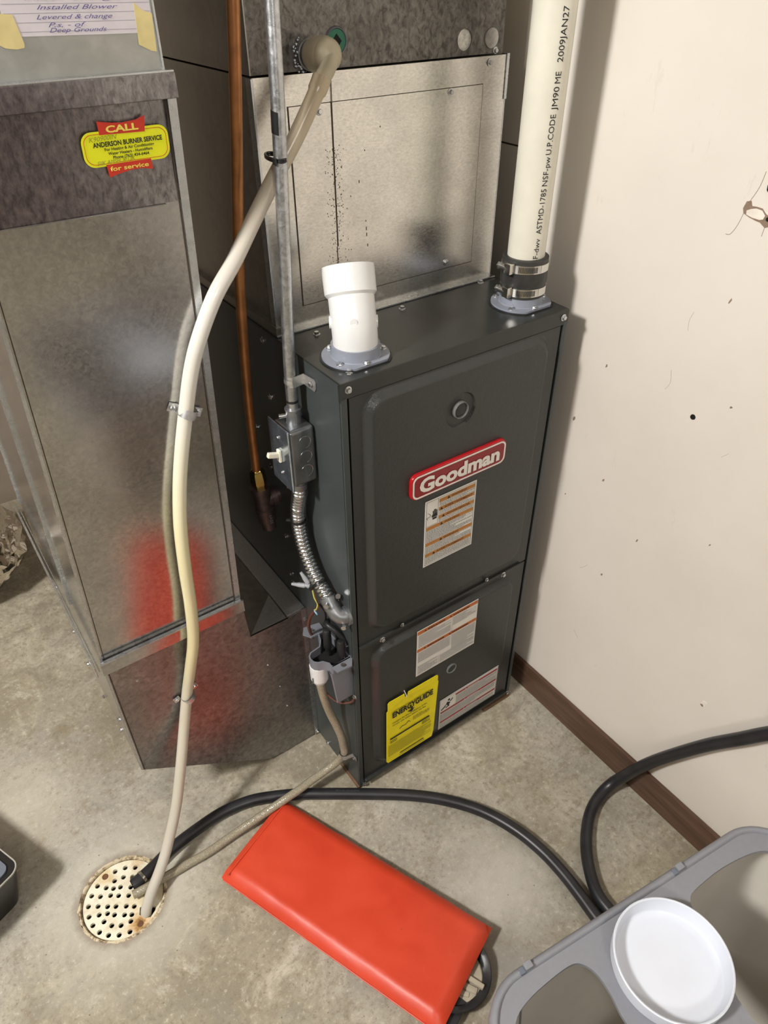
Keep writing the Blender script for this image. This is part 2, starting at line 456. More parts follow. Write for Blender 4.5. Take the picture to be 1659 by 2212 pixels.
def plate(name, mat, parent, o, u, v, w, h, th=.0004, r=0, off=0):
    o = V(o); u = V(u); v = V(v); n = u.cross(v).normalized()
    P = rrect(0, w, 0, h, r, 4) if r else [(0, 0), (w, 0), (w, h), (0, h)]
    return MB().prism([o + u * a + v * b + n * off for a, b in P], n * th).build(name, mat, parent)


# a hex washer-head screw, shared by every copy
def screw_mesh(rh=.0042, rw=.0062, hh=.0042):
    mb = MB(); mb.lathe((0, 0, 0), (0, 0, 1), [(0, rw), (.0008, rw), (.0013, rw * .8)], 14, True, False)
    mb.lathe((0, 0, .001), (0, 0, 1), [(0, rh), (hh - .0006, rh), (hh, rh * .85)], 6, True, False)
    b = mb.b; bmesh.ops.recalc_face_normals(b, faces=b.faces); me = bpy.data.meshes.new('screw'); b.to_mesh(me); b.free(); me.materials.append(M['zinc']); return me


SCREW = screw_mesh()


def screw(parent, loc, nrm, s=1.0, name='screw'):
    o = bpy.data.objects.new(name, SCREW); COL.objects.link(o); o.parent = parent
    q = V(nrm).normalized().to_track_quat('Z', 'Y')
    base = parent.location if parent.type == 'EMPTY' else V((0, 0, 0))
    o.location = V(loc) - base
    o.rotation_euler = (q @ __import__('mathutils').Quaternion((0, 0, 1), random.uniform(0, 1))).to_euler(); o.scale = (s, s, s); return o


X, Y, Z = V((1, 0, 0)), V((0, 1, 0)), V((0, 0, 1))

# ================================================================ setting
DC = (-.518, .078); DR = .0845        # floor drain centre and radius
mb = MB()
mb.prism([(-6, -6, -.12), (.6, -6, -.12), (.6, 1.6, -.12), (-6, 1.6, -.12)], (0, 0, .12), [[(*p, -.12) for p in circ(*DC, DR, 64)]])
tag(mb.build('floor', 'concrete'), 'bare grey brown concrete basement floor', None, None, 'structure')
tag(MB().box((-.7, -.1, -.16), (-.35, .25, -.12)).build('floor_drain_pit', 'dark'), None, None, None, 'structure')
tag(MB().box((.507, -6, 0), (.6, 1.6, 2.6)).build('wall_right', 'wall'), None, None, None, 'structure')
wallR = bpy.data.objects['wall_right']
tag(MB().box((-6, 1.6, 0), (.6, 1.7, 2.6)).build('wall_back', 'wall_dark'), None, None, None, 'structure')
tag(MB().box((-6.1, -6, 0), (-6, 1.6, 2.6)).build('wall_left', 'wall_dark'), None, None, None, 'structure')
tag(MB().box((-6, -6.1, 0), (.6, -6, 2.6)).build('wall_front', 'wall_dark'), None, None, None, 'structure')
tag(MB().box((-6.1, -6.1, 2.6), (.6, 1.7, 2.7)).build('ceiling', 'ceiling'), None, None, None, 'structure')
tag(MB().box((.497, -6, 0), (.507, 1.6, .083), .0025).build('baseboard_right', 'base'), None, None, None, 'structure')


def blob(cy, cz, ry, rz, n=14, jag=.25, ang=0, sd=1):
    r = random.Random(sd); out = []
    for k in range(n):
        a = 2 * PI * k / n; q = 1 + r.uniform(-jag, jag); y, z = ry * math.cos(a) * q, rz * math.sin(a) * q
        out.append((.507, cy + y * math.cos(ang) - z * math.sin(ang), cz + y * math.sin(ang) + z * math.cos(ang)))
    return out


def wallmark(name, mat, pts, th=.0006): return MB().prism(pts, (-th, 0, 0)).build(name, mat, wallR)


# anchor hole, gouges, torn board and cracks in the wall
MB().lathe((.5072, -.236, .902), (.5055, -.236, .902), [(0, .0046), (1, .0042), (1, .0024), (.4, .0022)], 14).build('screw_hole', 'dark', wallR)
for i, (y, z, ry, rz) in enumerate([(-.008, .79, .0022, .005), (-.056, .918, .0018, .003), (-.24, 1.093, .0009, .005), (-.29, .944, .002, .002), (-.145, .493, .0022, .003), (-.1, .70, .0015, .003), (-.20, .62, .0014, .004), (-.33, .70, .0013, .003), (-.02, .62, .0012, .002)]):
    wallmark('chip', 'torn', blob(y, z, ry, rz, 9, .4, .4, i))
wallmark('gouge', 'plaster', blob(-.421, .371, .006, .009, 12, .35, .3, 3)); wallmark('gouge', 'torn', blob(-.419, .366, .004, .0025, 9, .4, .3, 4), .001)
wallmark('anchor', 'blackp', blob(-.2485, 1.2445, .0045, .0052, 12, .18, 0, 8), .002); wallmark('anchor', 'blackp', blob(-.259, 1.2085, .004, .0035, 9, .3, 0, 9), .002)
tn = [(-.222, 1.223), (-.228, 1.225), (-.231, 1.219), (-.2375, 1.2195), (-.246, 1.219), (-.252, 1.214), (-.259, 1.211), (-.262, 1.2), (-.2565, 1.197), (-.248, 1.202), (-.24, 1.203), (-.231, 1.205), (-.222, 1.208), (-.2195, 1.214)]
wallmark('torn_patch', 'torn', [(.507, y, z) for y, z in tn], .0007)
wallmark('torn_patch', 'plaster', [(.507, y, z) for y, z in [(-.2255, 1.2125), (-.231, 1.2155), (-.238, 1.2175), (-.2465, 1.2168), (-.2525, 1.2115), (-.2510, 1.2065), (-.246, 1.2050), (-.236, 1.2055), (-.2265, 1.2075)]], .0012)
for pts in ([(-.236, 1.262), (-.234, 1.246), (-.231, 1.236), (-.226, 1.224)], [(-.222, 1.208), (-.2195, 1.196), (-.216, 1.186), (-.211, 1.178), (-.205, 1.177)], [(-.256, 1.197), (-.2555, 1.186)]):
    MB().sweep([(.5068, y, z) for y, z in cr([(0, a, b) for a, b in pts], 4) and [(p.y, p.z) for p in cr([(0, a, b) for a, b in pts], 4)]], .00035, 5).build('crack', 'torn', wallR)
for pts in ([(-.19, 1.06), (-.186, 1.045), (-.188, 1.03)], [(-.178, .96), (-.182, .94), (-.176, .925)], [(-.30, .86), (-.31, .872)], [(-.11, .30), (-.125, .285)], [(-.09, .47), (-.10, .48), (-.108, .492)]):
    MB().sweep([(.5069, p.y, p.z) for p in cr([(0, a, b) for a, b in pts], 4)], .0002, 5).build('scratch', 'torn', wallR)
MB().box((.5062, .17, 1.2215), (.5075, 1.6, 1.2240)).build('panel_joint', 'crack', wallR)

# ================================================================ furnace
W, H, D = .4517, 1.016, .735
F = thing('furnace', (W / 2, D / 2, 0), 'dark grey furnace cabinet with two embossed door panels beside the cream wall', 'furnace')
# cabinet shell: left side, right side, top, back, bottom flange
MB().box((0, .004, .008), (.0014, D, H - .001)).build('side_panel', 'furn_side', F)
MB().box((W - .0014, .004, .008), (W, D, H - .001)).build('side_panel', 'furn_side', F)
mb = MB(); mb.box((.0, -.0005, .007), (.0108, .0035, H - .02), .0011); mb.box((W - .0085, -.0015, .007), (W, .0035, H - .02), .0012)
mb.box((0, .002, .007), (W, .006, .020)); mb.build('front_flange', 'furn_side', F)
MB().box((.001, D - .002, .008), (W - .001, D, H - .001)).build('back_panel', 'furn_side', F)
MB().box((.003, .012, .004), (W - .003, D, .009)).build('base_pan', 'furn_side', F)
MB().box((.002, .009, .02), (W - .002, .02, H - .03)).build('inner_panel', 'dark', F)
mb = MB(); mb.box((-.0008, -.0008, H - .0025), (W + .0008, D, H), .0022); mb.box((-.0008, -.0012, H - .026), (W + .0008, .0012, H - .0005), .0008)
mb.box((-.0012, .0, H - .030), (.0002, .004, H - .004)); mb.build('top_panel', 'furn_top', F)


def emboss(name, x0, x1, z0, z1, px0, px1, pz0, pz1, rr, dpt, bw, yb, mat, holes=()):
    """sheet-metal door: flat sheet with a raised, rounded pad; front looks to -y"""
    mb = MB(); mb.box((x0, yb, z0), (x1, yb + .0025, z1), .0011)
    rings = []; N = 7
    for k in range(N):
        q = k / (N - 1); ins = bw * q; dy = dpt * (0, .06, .26, .52, .78, .955, 1)[k]
        rings.append([mb.b.verts.new((a, yb - dy + .0002, b)) for a, b in rrect(px0 + ins, px1 - ins, pz0 + ins, pz1 - ins, max(rr - ins * .55, .004), 8)])
    n = len(rings[0])
    for A, B in zip(rings, rings[1:]):
        for i in range(n): mb.b.faces.new((A[i], A[(i + 1) % n], B[(i + 1) % n], B[i]))
    yf = yb - dpt + .0002; edges = [mb.b.edges.get((rings[-1][i], rings[-1][(i + 1) % n])) for i in range(n)]
    for (cx, cz, r) in holes:
        vs = [mb.b.verts.new((a, yf, b)) for a, b in circ(cx, cz, r, 36)]
        edges += [mb.b.edges.new((vs[i], vs[(i + 1) % 36])) for i in range(36)]
        w1 = [mb.b.verts.new((a, yf + .0035, b)) for a, b in circ(cx, cz, r * .93, 36)]
        for i in range(36): mb.b.faces.new((vs[i], vs[(i + 1) % 36], w1[(i + 1) % 36], w1[i]))
        mb.b.faces.new(w1)
    bmesh.ops.triangle_fill(mb.b, use_beauty=True, use_dissolve=False, edges=edges)
    return mb.build(name, mat, F, ang=30)


PF = -.012
emboss('upper_door', .0135, W - .0125, .462, H - .027, .034, .415, .487, .988, .034, .012, .015, 0, 'furn', [(.216, .908, .031)])
emboss('lower_door', .0135, W - .0125, .022, .4585, .038, .412, .052, .443, .034, .012, .015, .0005, 'furn')
MB().box((.013, -.007, .0175), (W - .014, .004, .0255), .002).build('door_lip', 'furn', F)
MB().box((.013, -.0045, .4585), (W - .03, .003, .4655), .0015).build('door_lip', 'furn', F)
# sight glasses
sg = MB().lathe((.215, PF + .004, .909), (.215, PF - .0035, .909), [(0, .0150), (.7, .0150), (1, .0142), (.95, .0132), (.45, .0128)], 30).build('sight_window', 'clear', F)
MB().lathe((.215, PF + .0035, .909), (.215, PF - .0012, .909), [(0, .0130), (.6, .0130), (1, .0090)], 24).build('pane', 'blackp', sg)
sg2 = MB().lathe((.239, PF + .001, .260), (.239, PF - .003, .260), [(0, .0135), (.7, .0135), (1, .0118), (.8, .0105), (.5, .0100)], 30).build('sight_window', 'clear', F)
MB().lathe((.239, PF + .0002, .260), (.239, PF - .0012, .260), [(0, .0098), (1, .0098)], 24).build('pane', 'furn', sg2)
# badge
bx0, bx1, bz0, bz1 = .1145, .3225, .7700, .8205
mb = MB(); prof = [(0, 0), (.7, .0), (1, .0013)]; rings = []
for q, ins in prof: rings.append([mb.b.verts.new((a, PF - .0068 * q, b)) for a, b in rrect(bx0 + ins, bx1 - ins, bz0 + ins, bz1 - ins, .013, 7)])
n = len(rings[0])
for A, B in zip(rings, rings[1:]):
    for i in range(n): mb.b.faces.new((A[i], A[(i + 1) % n], B[(i + 1) % n], B[i]))
mb.b.faces.new(rings[-1]); mb.b.faces.new(rings[0])
bd = mb.build('badge', 'badge_edge', F, ang=60)
yb = PF - .0070
for nm, mt, ins0, ins1, rad, off in (('white_border', 'badge_white', .0026, .0055, .0115, .0003),):
    o1 = rrect(bx0 + ins0, bx1 - ins0, bz0 + ins0, bz1 - ins0, rad, 7); o2 = rrect(bx0 + ins1, bx1 - ins1, bz0 + ins1, bz1 - ins1, rad - .002, 7)
    MB().prism([(a, yb, b) for a, b in o1], (0, -.0004, 0), [[(a, yb, b) for a, b in o2]]).build(nm, mt, bd)
MB().prism([(a, yb + .0001, b) for a, b in rrect(bx0 + .0050, bx1 - .0050, bz0 + .0050, bz1 - .0050, .0095, 7)], (0, -.0002, 0)).build('red_field', 'badge_red', bd)
text('Goodman', 'lettering', 'badge_white', bd, (bx0 + .0160, yb - .0006, bz0 + .0128), X, Z, bx1 - bx0 - .032, .0268, .0004, .042)


def tri(mb, o, u, v, s, off):
    n = u.cross(v).normalized() * off; o = V(o); mb.face([o + n, o + u * s + n, o + u * s * .5 + v * s * .95 + n]); return mb


# upper warning label
x0, x1, z0, z1 = .1495, .2645, .6025, .7520; w_, h_ = x1 - x0, z1 - z0
L1 = tag(plate('warning_label', 'paper', F, (x0, PF - .0002, z0), X, Z, w_, h_, .0004), 'white shock warning label with orange bands under the badge')
yl = PF - .0007


def fr(L, x0, x1, z0, z1, yl, th=.0005):
    mb = MB(); mb.prism([(x0, yl, z0), (x1, yl, z0), (x1, yl, z1), (x0, yl, z1)], (0, -.0001, 0), [[(x0 + th, yl, z0 + th), (x1 - th, yl, z0 + th), (x1 - th, yl, z1 - th), (x0 + th, yl, z1 - th)]])
    return mb.build('printed_frame', 'ink', L)


fr(L1, x0 + .003, x1 - .003, z0 + .003, z1 - .003, yl); fr(L1, x0 + .003, x0 + .029, z0 + h_ * .62, z1 - .003, yl)
bands = [(.965, .25, 'WARNING'), (.845, .25, 'AVERTISSEMENT'), (.725, .25, 'ADVERTENCIA'), (.615, 0, 'WARNING'), (.375, 0, 'WARNING'), (.205, 0, 'AVERTISSEMENT')]
for i, (f, xs, s_) in enumerate(bands):
    bz = z0 + h_ * f - .0085; ox = x0 + .004 + xs * (w_ - .008); ww = x1 - .004 - ox
    plate('band', 'orange_ink', L1, (ox, yl, bz), X, Z, ww, .0078, .0001)
    cw = .005 * len(s_); sx = ox + ww * .5 - cw * .5
    text(s_, 'lettering', 'brown_ink', L1, (sx + .004, yl - .0002, bz + .0016), X, Z, cw, .0046, .0002, .015)
    tri(MB(), (sx - .005, yl - .0004, bz + .001), X, Z, .0062, .0001).build('alert_triangle', 'ink', L1)
    nz_ = (z0 + h_ * bands[i + 1][0] - .0005) if i + 1 < len(bands) else z0 + .005
    hh = bz - nz_ - .001; dashes('small_print', 'greyink', L1, (ox + .001, yl, nz_ + .0005), X, Z, ww - .002, hh, max(3, int(hh / .0019)), .5, .0003, 0, i)
# hand and spark pictogram
mb = MB(); hx, hz = x0 + .017, z0 + h_ * .70
mb.prism([(hx + a, yl, hz + b) for a, b in [(0, 0), (.009, 0), (.0095, .004), (.0, .004)]], (0, -.0002, 0))
mb.prism([(hx + a, yl, hz + b) for a, b in [(-.001, .005), (.0102, .005), (.0102, .012), (.0, .0115), (-.002, .008)]], (0, -.0002, 0))
for k, (a, hgt) in enumerate([(.0, .007), (.0026, .0095), (.0052, .0095), (.0078, .007)]):
    mb.prism([(hx + a + p, yl, hz + .012 + q) for p, q in [(0, 0), (.002, 0), (.002, hgt), (.0, hgt)]], (0, -.0002, 0))
mb.build('hand_symbol', 'ink', L1)
MB().sweep(cr([(x0 + .0065, yl - .0002, hz + .004), (x0 + .0045, yl - .0002, hz + .008), (x0 + .0115, yl - .0002, hz + .0095), (x0 + .0115, yl - .0002, hz + .0135), (x0 + .0065, yl - .0002, hz + .018)], 5), .0004, 5).build('spark_symbol', 'ink', L1)

# lower door wide label
x0, x1, z0, z1 = .1410, .2990, .3010, .4370; w_, h_ = x1 - x0, z1 - z0
L2 = tag(plate('instruction_label', 'paper', F, (x0, PF - .0002, z0), X, Z, w_, h_, .0004), 'wide white label with two rust orange bands on the lower door')
for bz, i in ((z1 - .0115, 0), (z0 + h_ * .54, 1)):
    plate('band', 'orange_ink2', L2, (x0 + .001, yl, bz), X, Z, w_ - .002, .0095 - i * .001, .0001)
    for cx in (x0 + .030, x0 + w_ * .60):
        tri(MB(), (cx - .012, yl - .0003, bz + .002), X, Z, .005, .0001).build('alert_triangle', 'ink', L2)
        dashes('small_print', 'ink', L2, (cx - .003, yl - .0002, bz + .0025), X, Z, .043, .004, 1, .8, .0003, 0, int(cx * 1e4))
cx = x0 + w_ * .57
for (a, b, zt, zb, s_) in ((x0 + .004, cx - .003, z1 - .014, z0 + h_ * .63, 1), (cx + .002, x1 - .003, z1 - .014, z0 + h_ * .72, 2), (x0 + .004, cx - .003, z0 + h_ * .52, z0 + h_ * .30, 3), (cx + .002, x1 - .003, z0 + h_ * .52, z0 + h_ * .18, 4), (x0 + .004, x0 + .056, z0 + h_ * .22, z0 + .004, 5), (x0 + .062, x1 - .003, z0 + h_ * .2, z0 + .004, 6)):
    dashes('small_print', 'greyink', L2, (a, yl, zb), X, Z, b - a, zt - zb, max(2, int((zt - zb) / .0026)), .42, .0003, 0, 30 + s_)
MB().box((cx, yl - .0001, z0 + h_ * .3), (cx + .0004, yl, z1 - .012)).build('printed_rule', 'greyink', L2)
MB().box((x0 + .059, yl - .0001, z0 + .003), (x0 + .0594, yl, z0 + h_ * .22)).build('printed_rule', 'greyink', L2)

# bottom right red striped label
x0, x1, z0, z1 = .2120, .3880, .0590, .1660; w_, h_ = x1 - x0, z1 - z0
L3 = tag(plate('fire_safety_label', 'paper', F, (x0, PF - .0002, z0), X, Z, w_, h_, .0004), 'pale label with three dark red stripes at the bottom right')
for i, (f, xs) in enumerate(((.93, .24), (.58, 0), (.25, 0))):
    bz = z0 + h_ * f - .006; ox = x0 + .004 + xs * w_; ww = x1 - .003 - ox
    plate('band', 'red_ink', L3, (ox, yl, bz), X, Z, ww, .0062, .0001)
    tri(MB(), (x0 + w_ * .42, yl - .0003, bz + .001), X, Z, .004, .0001).build('alert_triangle', 'paper', L3)
    dashes('small_print', 'paper', L3, (x0 + w_ * .47, yl - .0002, bz + .0018), X, Z, .034, .0026, 1, .8, .0003, 0, 60 + i)
    zb = z0 + h_ * ((.60, .27, .02)[i]); hh = bz - zb - .002
    dashes('small_print', 'greyink', L3, (ox + (0 if i else .002), yl, zb), X, Z, ww - .003, hh, 9, .5, .0003, 0, 70 + i)
fr(L3, x0 + .0015, x1 - .0015, z0 + .0015, z1 - .0015, yl, .0004)
# fleeing figure pictogram
px_, pz_ = x0 + .010, z0 + h_ * .68; mb = MB()
mb.prism([(a + px_ + .017, yl - .0001, b + pz_ + .020) for a, b in circ(0, 0, .0034, 12)], (0, -.0002, 0))
for seg_ in ([(.012, .015), (.018, .012), (.022, .006), (.015, .004), (.009, .008)], [(.009, .008), (.013, .010), (.006, .0), (-.004, -.006), (-.005, -.002), (.002, .002)], [(.019, .013), (.022, .011), (.029, .017), (.028, .020)], [(.012, .006), (.018, .005), (.019, -.003), (.008, -.005), (.008, -.002), (.014, -.001)]):
    mb.prism([(a + px_, yl - .0001, b + pz_) for a, b in seg_], (0, -.0002, 0))
mb.build('figure_symbol', 'ink', L3)
# screws of the cabinet
for (x, z) in ((.063, .459), (.110, .470), (.325, .470), (.372, .459)): screw(F, (x, -.004, z), -Y, 1.0 if z < .46 else .7)
for (x, z) in ((.012, H - .012), (W - .012, H - .012), (.010, .012), (W - .008, .012)): screw(F, (x, -.0015, z), -Y, .95)
for (x, y) in ((.059, .160), (.227, .163), (.412, .176), (.03, .022)): screw(F, (x, y, H), Z, .95)
for (y, z) in ((.227, .895), (.228, .589), (.225, .491), (.225, .465), (.230, .997), (.020, .464), (.135, .014), (.30, .80), (.26, .735), (.045, .566)): screw(F, (0, y, z), -X, .9)
# wooden shims under the front corners
sh = MB().box((-.004, .0, 0), (.004, .085, .0075), .0006).build('wood_shim', 'shim'); tag(sh, 'thin brown wood shim under the left front corner of the furnace', 'shim')
sh = MB().box((.365, -.008, 0), (.448, .03, .0075), .0006).build('wood_shim', 'shim'); tag(sh, 'thin brown wood shim under the right front corner of the furnace', 'shim')

# yellow hang tag
G = thing('energy_tag', (.128, -.017, .16), 'yellow energy rating card hanging on the lower furnace door', 'tag')
gx0, gz0, gw, gh = .0610, .0590, .1370, .2150; gy = -.0150
GU = V((1, 0, 0)); mb = MB()
outl = [(0, .008), (.004, 0), (gw * .93, -.001), (gw * .96, .02), (gw, .17), (gw + .001, .190), (gw - .001, .192), (gw - .001, gh - .006), (gw - .005, gh - .002), (.056, gh - .0), (.053, gh - .012), (.048, gh - .012), (.046, gh), (.008, gh), (.004, gh - .004), (.004, .187), (.001, .184)]
outl = [(a + .002, b) for a, b in outl]
mb.prism([(gx0 + a, gy - .0012 * math.sin(a * 20), gz0 + b) for a, b in outl], (0, -.0006, 0)); mb.build('card', 'yellow_tag', G, smooth=False)
gy -= .0024
text('ENERGYGUIDE', 'lettering', 'ink', G, (gx0 + .017, gy, gz0 + .157), V((1, 0, .015)), Z, .108, .0170, .0003, .040, None, 0)
MB().prism([(gx0 + .0655 + a, gy, gz0 + .158 + b) for a, b in [(0, .0), (.005, .0), (.005, -.008), (.010, -.006), (.002, -.017), (-.009, -.0085), (-.0, -.009)]], (0, -.0003, 0)).build('arrow_symbol', 'ink', G)
dashes('small_print', 'ink', G, (gx0 + .018, gy, gz0 + .176), X, Z, .10, .003, 1, .5, .0003, 0, 90)
text('Compare the Energy Efficiency of this', 'lettering', 'ink', G, (gx0 + .017, gy, gz0 + .137), X, Z, .092, .0042, .0002, .02)
text('Furnace with Others Before You Buy', 'lettering', 'ink', G, (gx0 + .017, gy, gz0 + .128), X, Z, .090, .0042, .0002, .02)
MB().sweep(cr([(gx0 + .036, gy, gz0 + .105), (gx0 + .044, gy, gz0 + .109), (gx0 + .052, gy, gz0 + .108), (gx0 + .060, gy, gz0 + .114), (gx0 + .064, gy, gz0 + .109)], 5), .0006, 5).build('key_symbol', 'ink', G)
dashes('small_print', 'ink', G, (gx0 + .072, gy, gz0 + .106), X, Z, .045, .014, 5, .35, .0003, 0, 91)
MB().box((gx0 + .011, gy - .0003, gz0 + .084), (gx0 + .118, gy, gz0 + .0885)).build('bar', 'ink', G)
dashes('small_print', 'ink', G, (gx0 + .011, gy, gz0 + .070), X, Z, .018, .010, 3, .5, .0003, 0, 92)
dashes('small_print', 'ink', G, (gx0 + .098, gy, gz0 + .070), X, Z, .022, .012, 4, .5, .0003, 0, 93)
dashes('small_print', 'ink', G, (gx0 + .006, gy, gz0 + .024), X, Z, .118, .042, 12, .30, .0003, 0, 94)
MB().box((gx0 + .038, gy - .0003, gz0 + .013), (gx0 + .104, gy, gz0 + .0155)).build('bar', 'ink', G)
dashes('small_print', 'ink', G, (gx0 + .036, gy, gz0 + .006), X, Z, .07, .004, 2, .4, .0003, 0, 95)
MB().sweep([(gx0 + .051, gy + .007, gz0 + gh + .004), (gx0 + .0515, gy, gz0 + gh - .004), (gx0 + .053, gy - .0005, gz0 + gh - .013)], .0008, 6).build('tie', 'paper', G)

# ================================================================ pvc flanges, elbow and vent pipe


def flange(parent, cx, cy, cut=True):
    z = H
    pts = circ(cx, cy, .0505, 44); pts = [(a, max(b, cy - .0425)) for a, b in pts]
    MB().prism([(a, b, z + .0002) for a, b in [(cx + (p - cx) * 1.06, cy + (q - cy) * 1.06) for p, q in pts]], (0, 0, .0015)).build('gasket', 'rubber', parent)
    mb = MB(); mb.prism([(a, b, z + .0016) for a, b in pts], (0, 0, .0032))
    mb.lathe((cx, cy, z + .004), (cx, cy, z + .022), [(0, .0385), (.1, .0368), (1, .0362), (1, .0335), (.2, .0335)], 40)
    tag(mb.build('flange', 'pvc_grey', parent), 'grey plastic mounting flange')
    for a in (205, 262, 345, 60, 120): screw(parent, (cx + .0435 * math.cos(math.radians(a)), max(cy + .0435 * math.sin(math.radians(a)), cy - .038), z + .0047), Z, .85)


EL = thing('pvc_elbow', (.066, .060, H), 'open white plastic pipe elbow tilting up from the furnace top left corner', 'pipe')
flange(EL, .066, .060)
path = cr([(.066, .060, H + .004), (.066, .060, H + .030), (.0665, .0625, H + .048), (.0695, .070, H + .068), (.0735, .0795, H + .088)], 5)
hub0 = V((.0735, .0795, H + .086)); hub1 = V((.0800, .0955, H + .120)); hd = (hub1 - hub0).normalized()
MB().sweep(path, [.0332] * len(path), 40).build('elbow_body', 'pvc_white', EL)
MB().lathe(hub0 - hd * .004, hub1, [(0, .0330), (.12, .0375), (1, .0380), (1, .0335), (.15, .0300), (.1, .001)], 44).build('hub', 'pvc_white', EL)
MB().cyl(V((.0800, .0955, H + .112)) + V((.10, -.99, 0)) * .034, V((.0800, .0955, H + .112)) + V((.10, -.99, 0)) * .0384, .0009, .0009, 10).build('pinhole', 'dark', EL)
side = V((-.52, -.82, .1)).normalized()
MB().cyl(V((.0690, .067, H + .060)) + side * .030, V((.0690, .067, H + .060)) + side * .0355, .0056, .0052, 18).build('moulding_stub', 'pvc_white', EL)
for sgn in (-1, 1):
    sd = V((.82 * sgn, -.52 * sgn, 0)); c = V((.0668, .064, H + .052))
    MB().cyl(c + sd * .029, c + sd * .0360, .0095, .0090, 20).build('moulding_boss', 'pvc_white', EL)

VP = thing('vent_pipe', (.402, .066, H), 'tall cream plastic vent pipe rising from the furnace right corner', 'pipe')
vc = (.4035, .0650)
flange(VP, *vc)
MB().cyl((vc[0], vc[1], H + .055), (vc[0] + .004, vc[1] - .001, 2.6), .0302, None, 48).build('pipe', 'pvc_cream', VP)
mb = MB(); mb.lathe((*vc, H + .018), (*vc, H + .082), [(0, .0352), (.02, .0372), (.33, .0372), (.36, .0382), (.62, .0382), (.66, .0372), (.98, .0372), (1, .0355), (1, .0305)], 44)
mb.build('rubber_coupling', 'rubber2', VP)
for zc in (H + .030, H + .068):
    hb = MB().lathe((*vc, zc - .0065), (*vc, zc + .0065), [(0, .0374), (0, .0384), (1, .0384), (1, .0374)], 44).build('hose_clamp', 'stainless', VP)
    # worm housing on the side that faces the camera's left
    a0 = math.radians(180); c = V((vc[0] + .043 * math.cos(a0), vc[1] + .043 * math.sin(a0), zc + .001)); tdir = V((-math.sin(a0), math.cos(a0), 0)) * -1
    sc_ = MB(); sc_.cyl(c + tdir * -.004, c + tdir * .012, .0052, .0052, 16); sc_.cyl(c + tdir * .012, c + tdir * .0155, .0066, .0066, 6); sc_.build('worm_screw', 'zinc', hb)
    MB().box((-.008, -.0068, -.0085), (.006, .0045, .0085), .0015, Matrix.Translation(c - tdir * .006) @ Matrix.Rotation(math.atan2(tdir.y, tdir.x), 4, 'Z')).build('worm_housing', 'stainless', hb)
    mb = MB()
    for k in range(14):
        a = math.radians(212 + k * 3.4); n = V((math.cos(a), math.sin(a), 0)); tt = V((-math.sin(a), math.cos(a), 0)); p = V((*vc, zc)) + n * .0386
        mb.face([p - tt * .0006 - Z * .0042, p + tt * .0006 - Z * .0048, p + tt * .0006 + Z * .0042, p - tt * .0006 + Z * .0048])
    mb.build('band_slots', 'dark', hb, smooth=False)
    mb = MB(); A = []; B = []
    for k in range(9):
        a = math.radians(268 + k * 4.2); n = V((math.cos(a), math.sin(a), 0)); p = V((*vc, zc)) + n * .0387; A.append(p - Z * .0062); B.append(p + Z * .0062)
    mb.quadstrip(A, B); tag(mb.build('band_tag', 'paper', hb), 'cream paper tag on the band')
az = math.atan2(-.822, -.868)   # towards the camera
ta = az + math.radians(38)


def wrap(zs):
    def f(a, b):
        ang = ta - b / .0304
        z = zs + a; return V((vc[0] + .004 * (z - H) / 1.4 + .0307 * math.cos(ang), vc[1] - .001 * (z - H) / 1.4 + .0307 * math.sin(ang), z))
    return f


for s_, zs, wd in (('NSF-dwv', H + .068, .047), ('ASTMD-1785', H + .122, .066), ('NSF-pw', H + .192, .040), ('U.P.CODE', H + .235, .052), ('JM90', H + .292, .029), ('ME', H + .325, .014), ('2009JAN27', H + .350, .063)):
    text(s_, 'lettering', 'ink', VP, (0, 0, 0), X, Z, wd, .0088, 0, 0, wrap(zs))

# ================================================================ supply plenum and coil cabinet
PY = .1955
PL = thing('supply_plenum', (.228, .45, H), 'shiny galvanised supply plenum box standing on the furnace', 'duct')
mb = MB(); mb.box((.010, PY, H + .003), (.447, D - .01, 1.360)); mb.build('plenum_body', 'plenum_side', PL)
mb = MB(); mb.box((.009, PY - .0012, H + .003), (.4485, PY, 1.3605)); mb.build('front_panel', 'plenum', PL)
mb = MB(); mb.box((.058, PY - .0022, 1.052), (.401, PY - .0010, 1.324), .0004); mb.build('access_panel', 'plenum', PL)
mb = MB(); mb.box((.0575, PY - .0013, 1.3235), (.4015, PY - .0011, 1.3248)); mb.box((.0570, PY - .0023, 1.051), (.0584, PY - .0011, 1.3248)); mb.box((.4005, PY - .0023, 1.051), (.4010, PY - .0011, 1.3248)); mb.box((.0575, PY - .0023, 1.0513), (.401, PY - .0011, 1.0518))
mb.build('panel_gap', 'crack', PL)
mb = MB(); mb.box((.002, PY - .014, H + .0004), (.4510, PY + .002, H + .0035), .0006); mb.box((.4485, PY - .0015, H + .002), (.4502, PY + .3, 1.352)); mb.box((.446, PY - .003, 1.30), (.4515, PY + .01, 1.362), .0004)
mb.build('base_flange', 'seam', PL)
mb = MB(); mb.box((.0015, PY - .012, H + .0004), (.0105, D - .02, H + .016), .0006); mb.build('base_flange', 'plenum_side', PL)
mb = MB(); mb.box((.0065, PY - .003, H + .01), (.0105, PY + .012, 1.36), .0005); mb.build('corner_seam', 'seam', PL)
for (x, z) in ((.105, 1.315), (.337, 1.319), (.342, 1.062), (.412, 1.352)): screw(PL, (x, PY - .0022, z), -Y, .85)
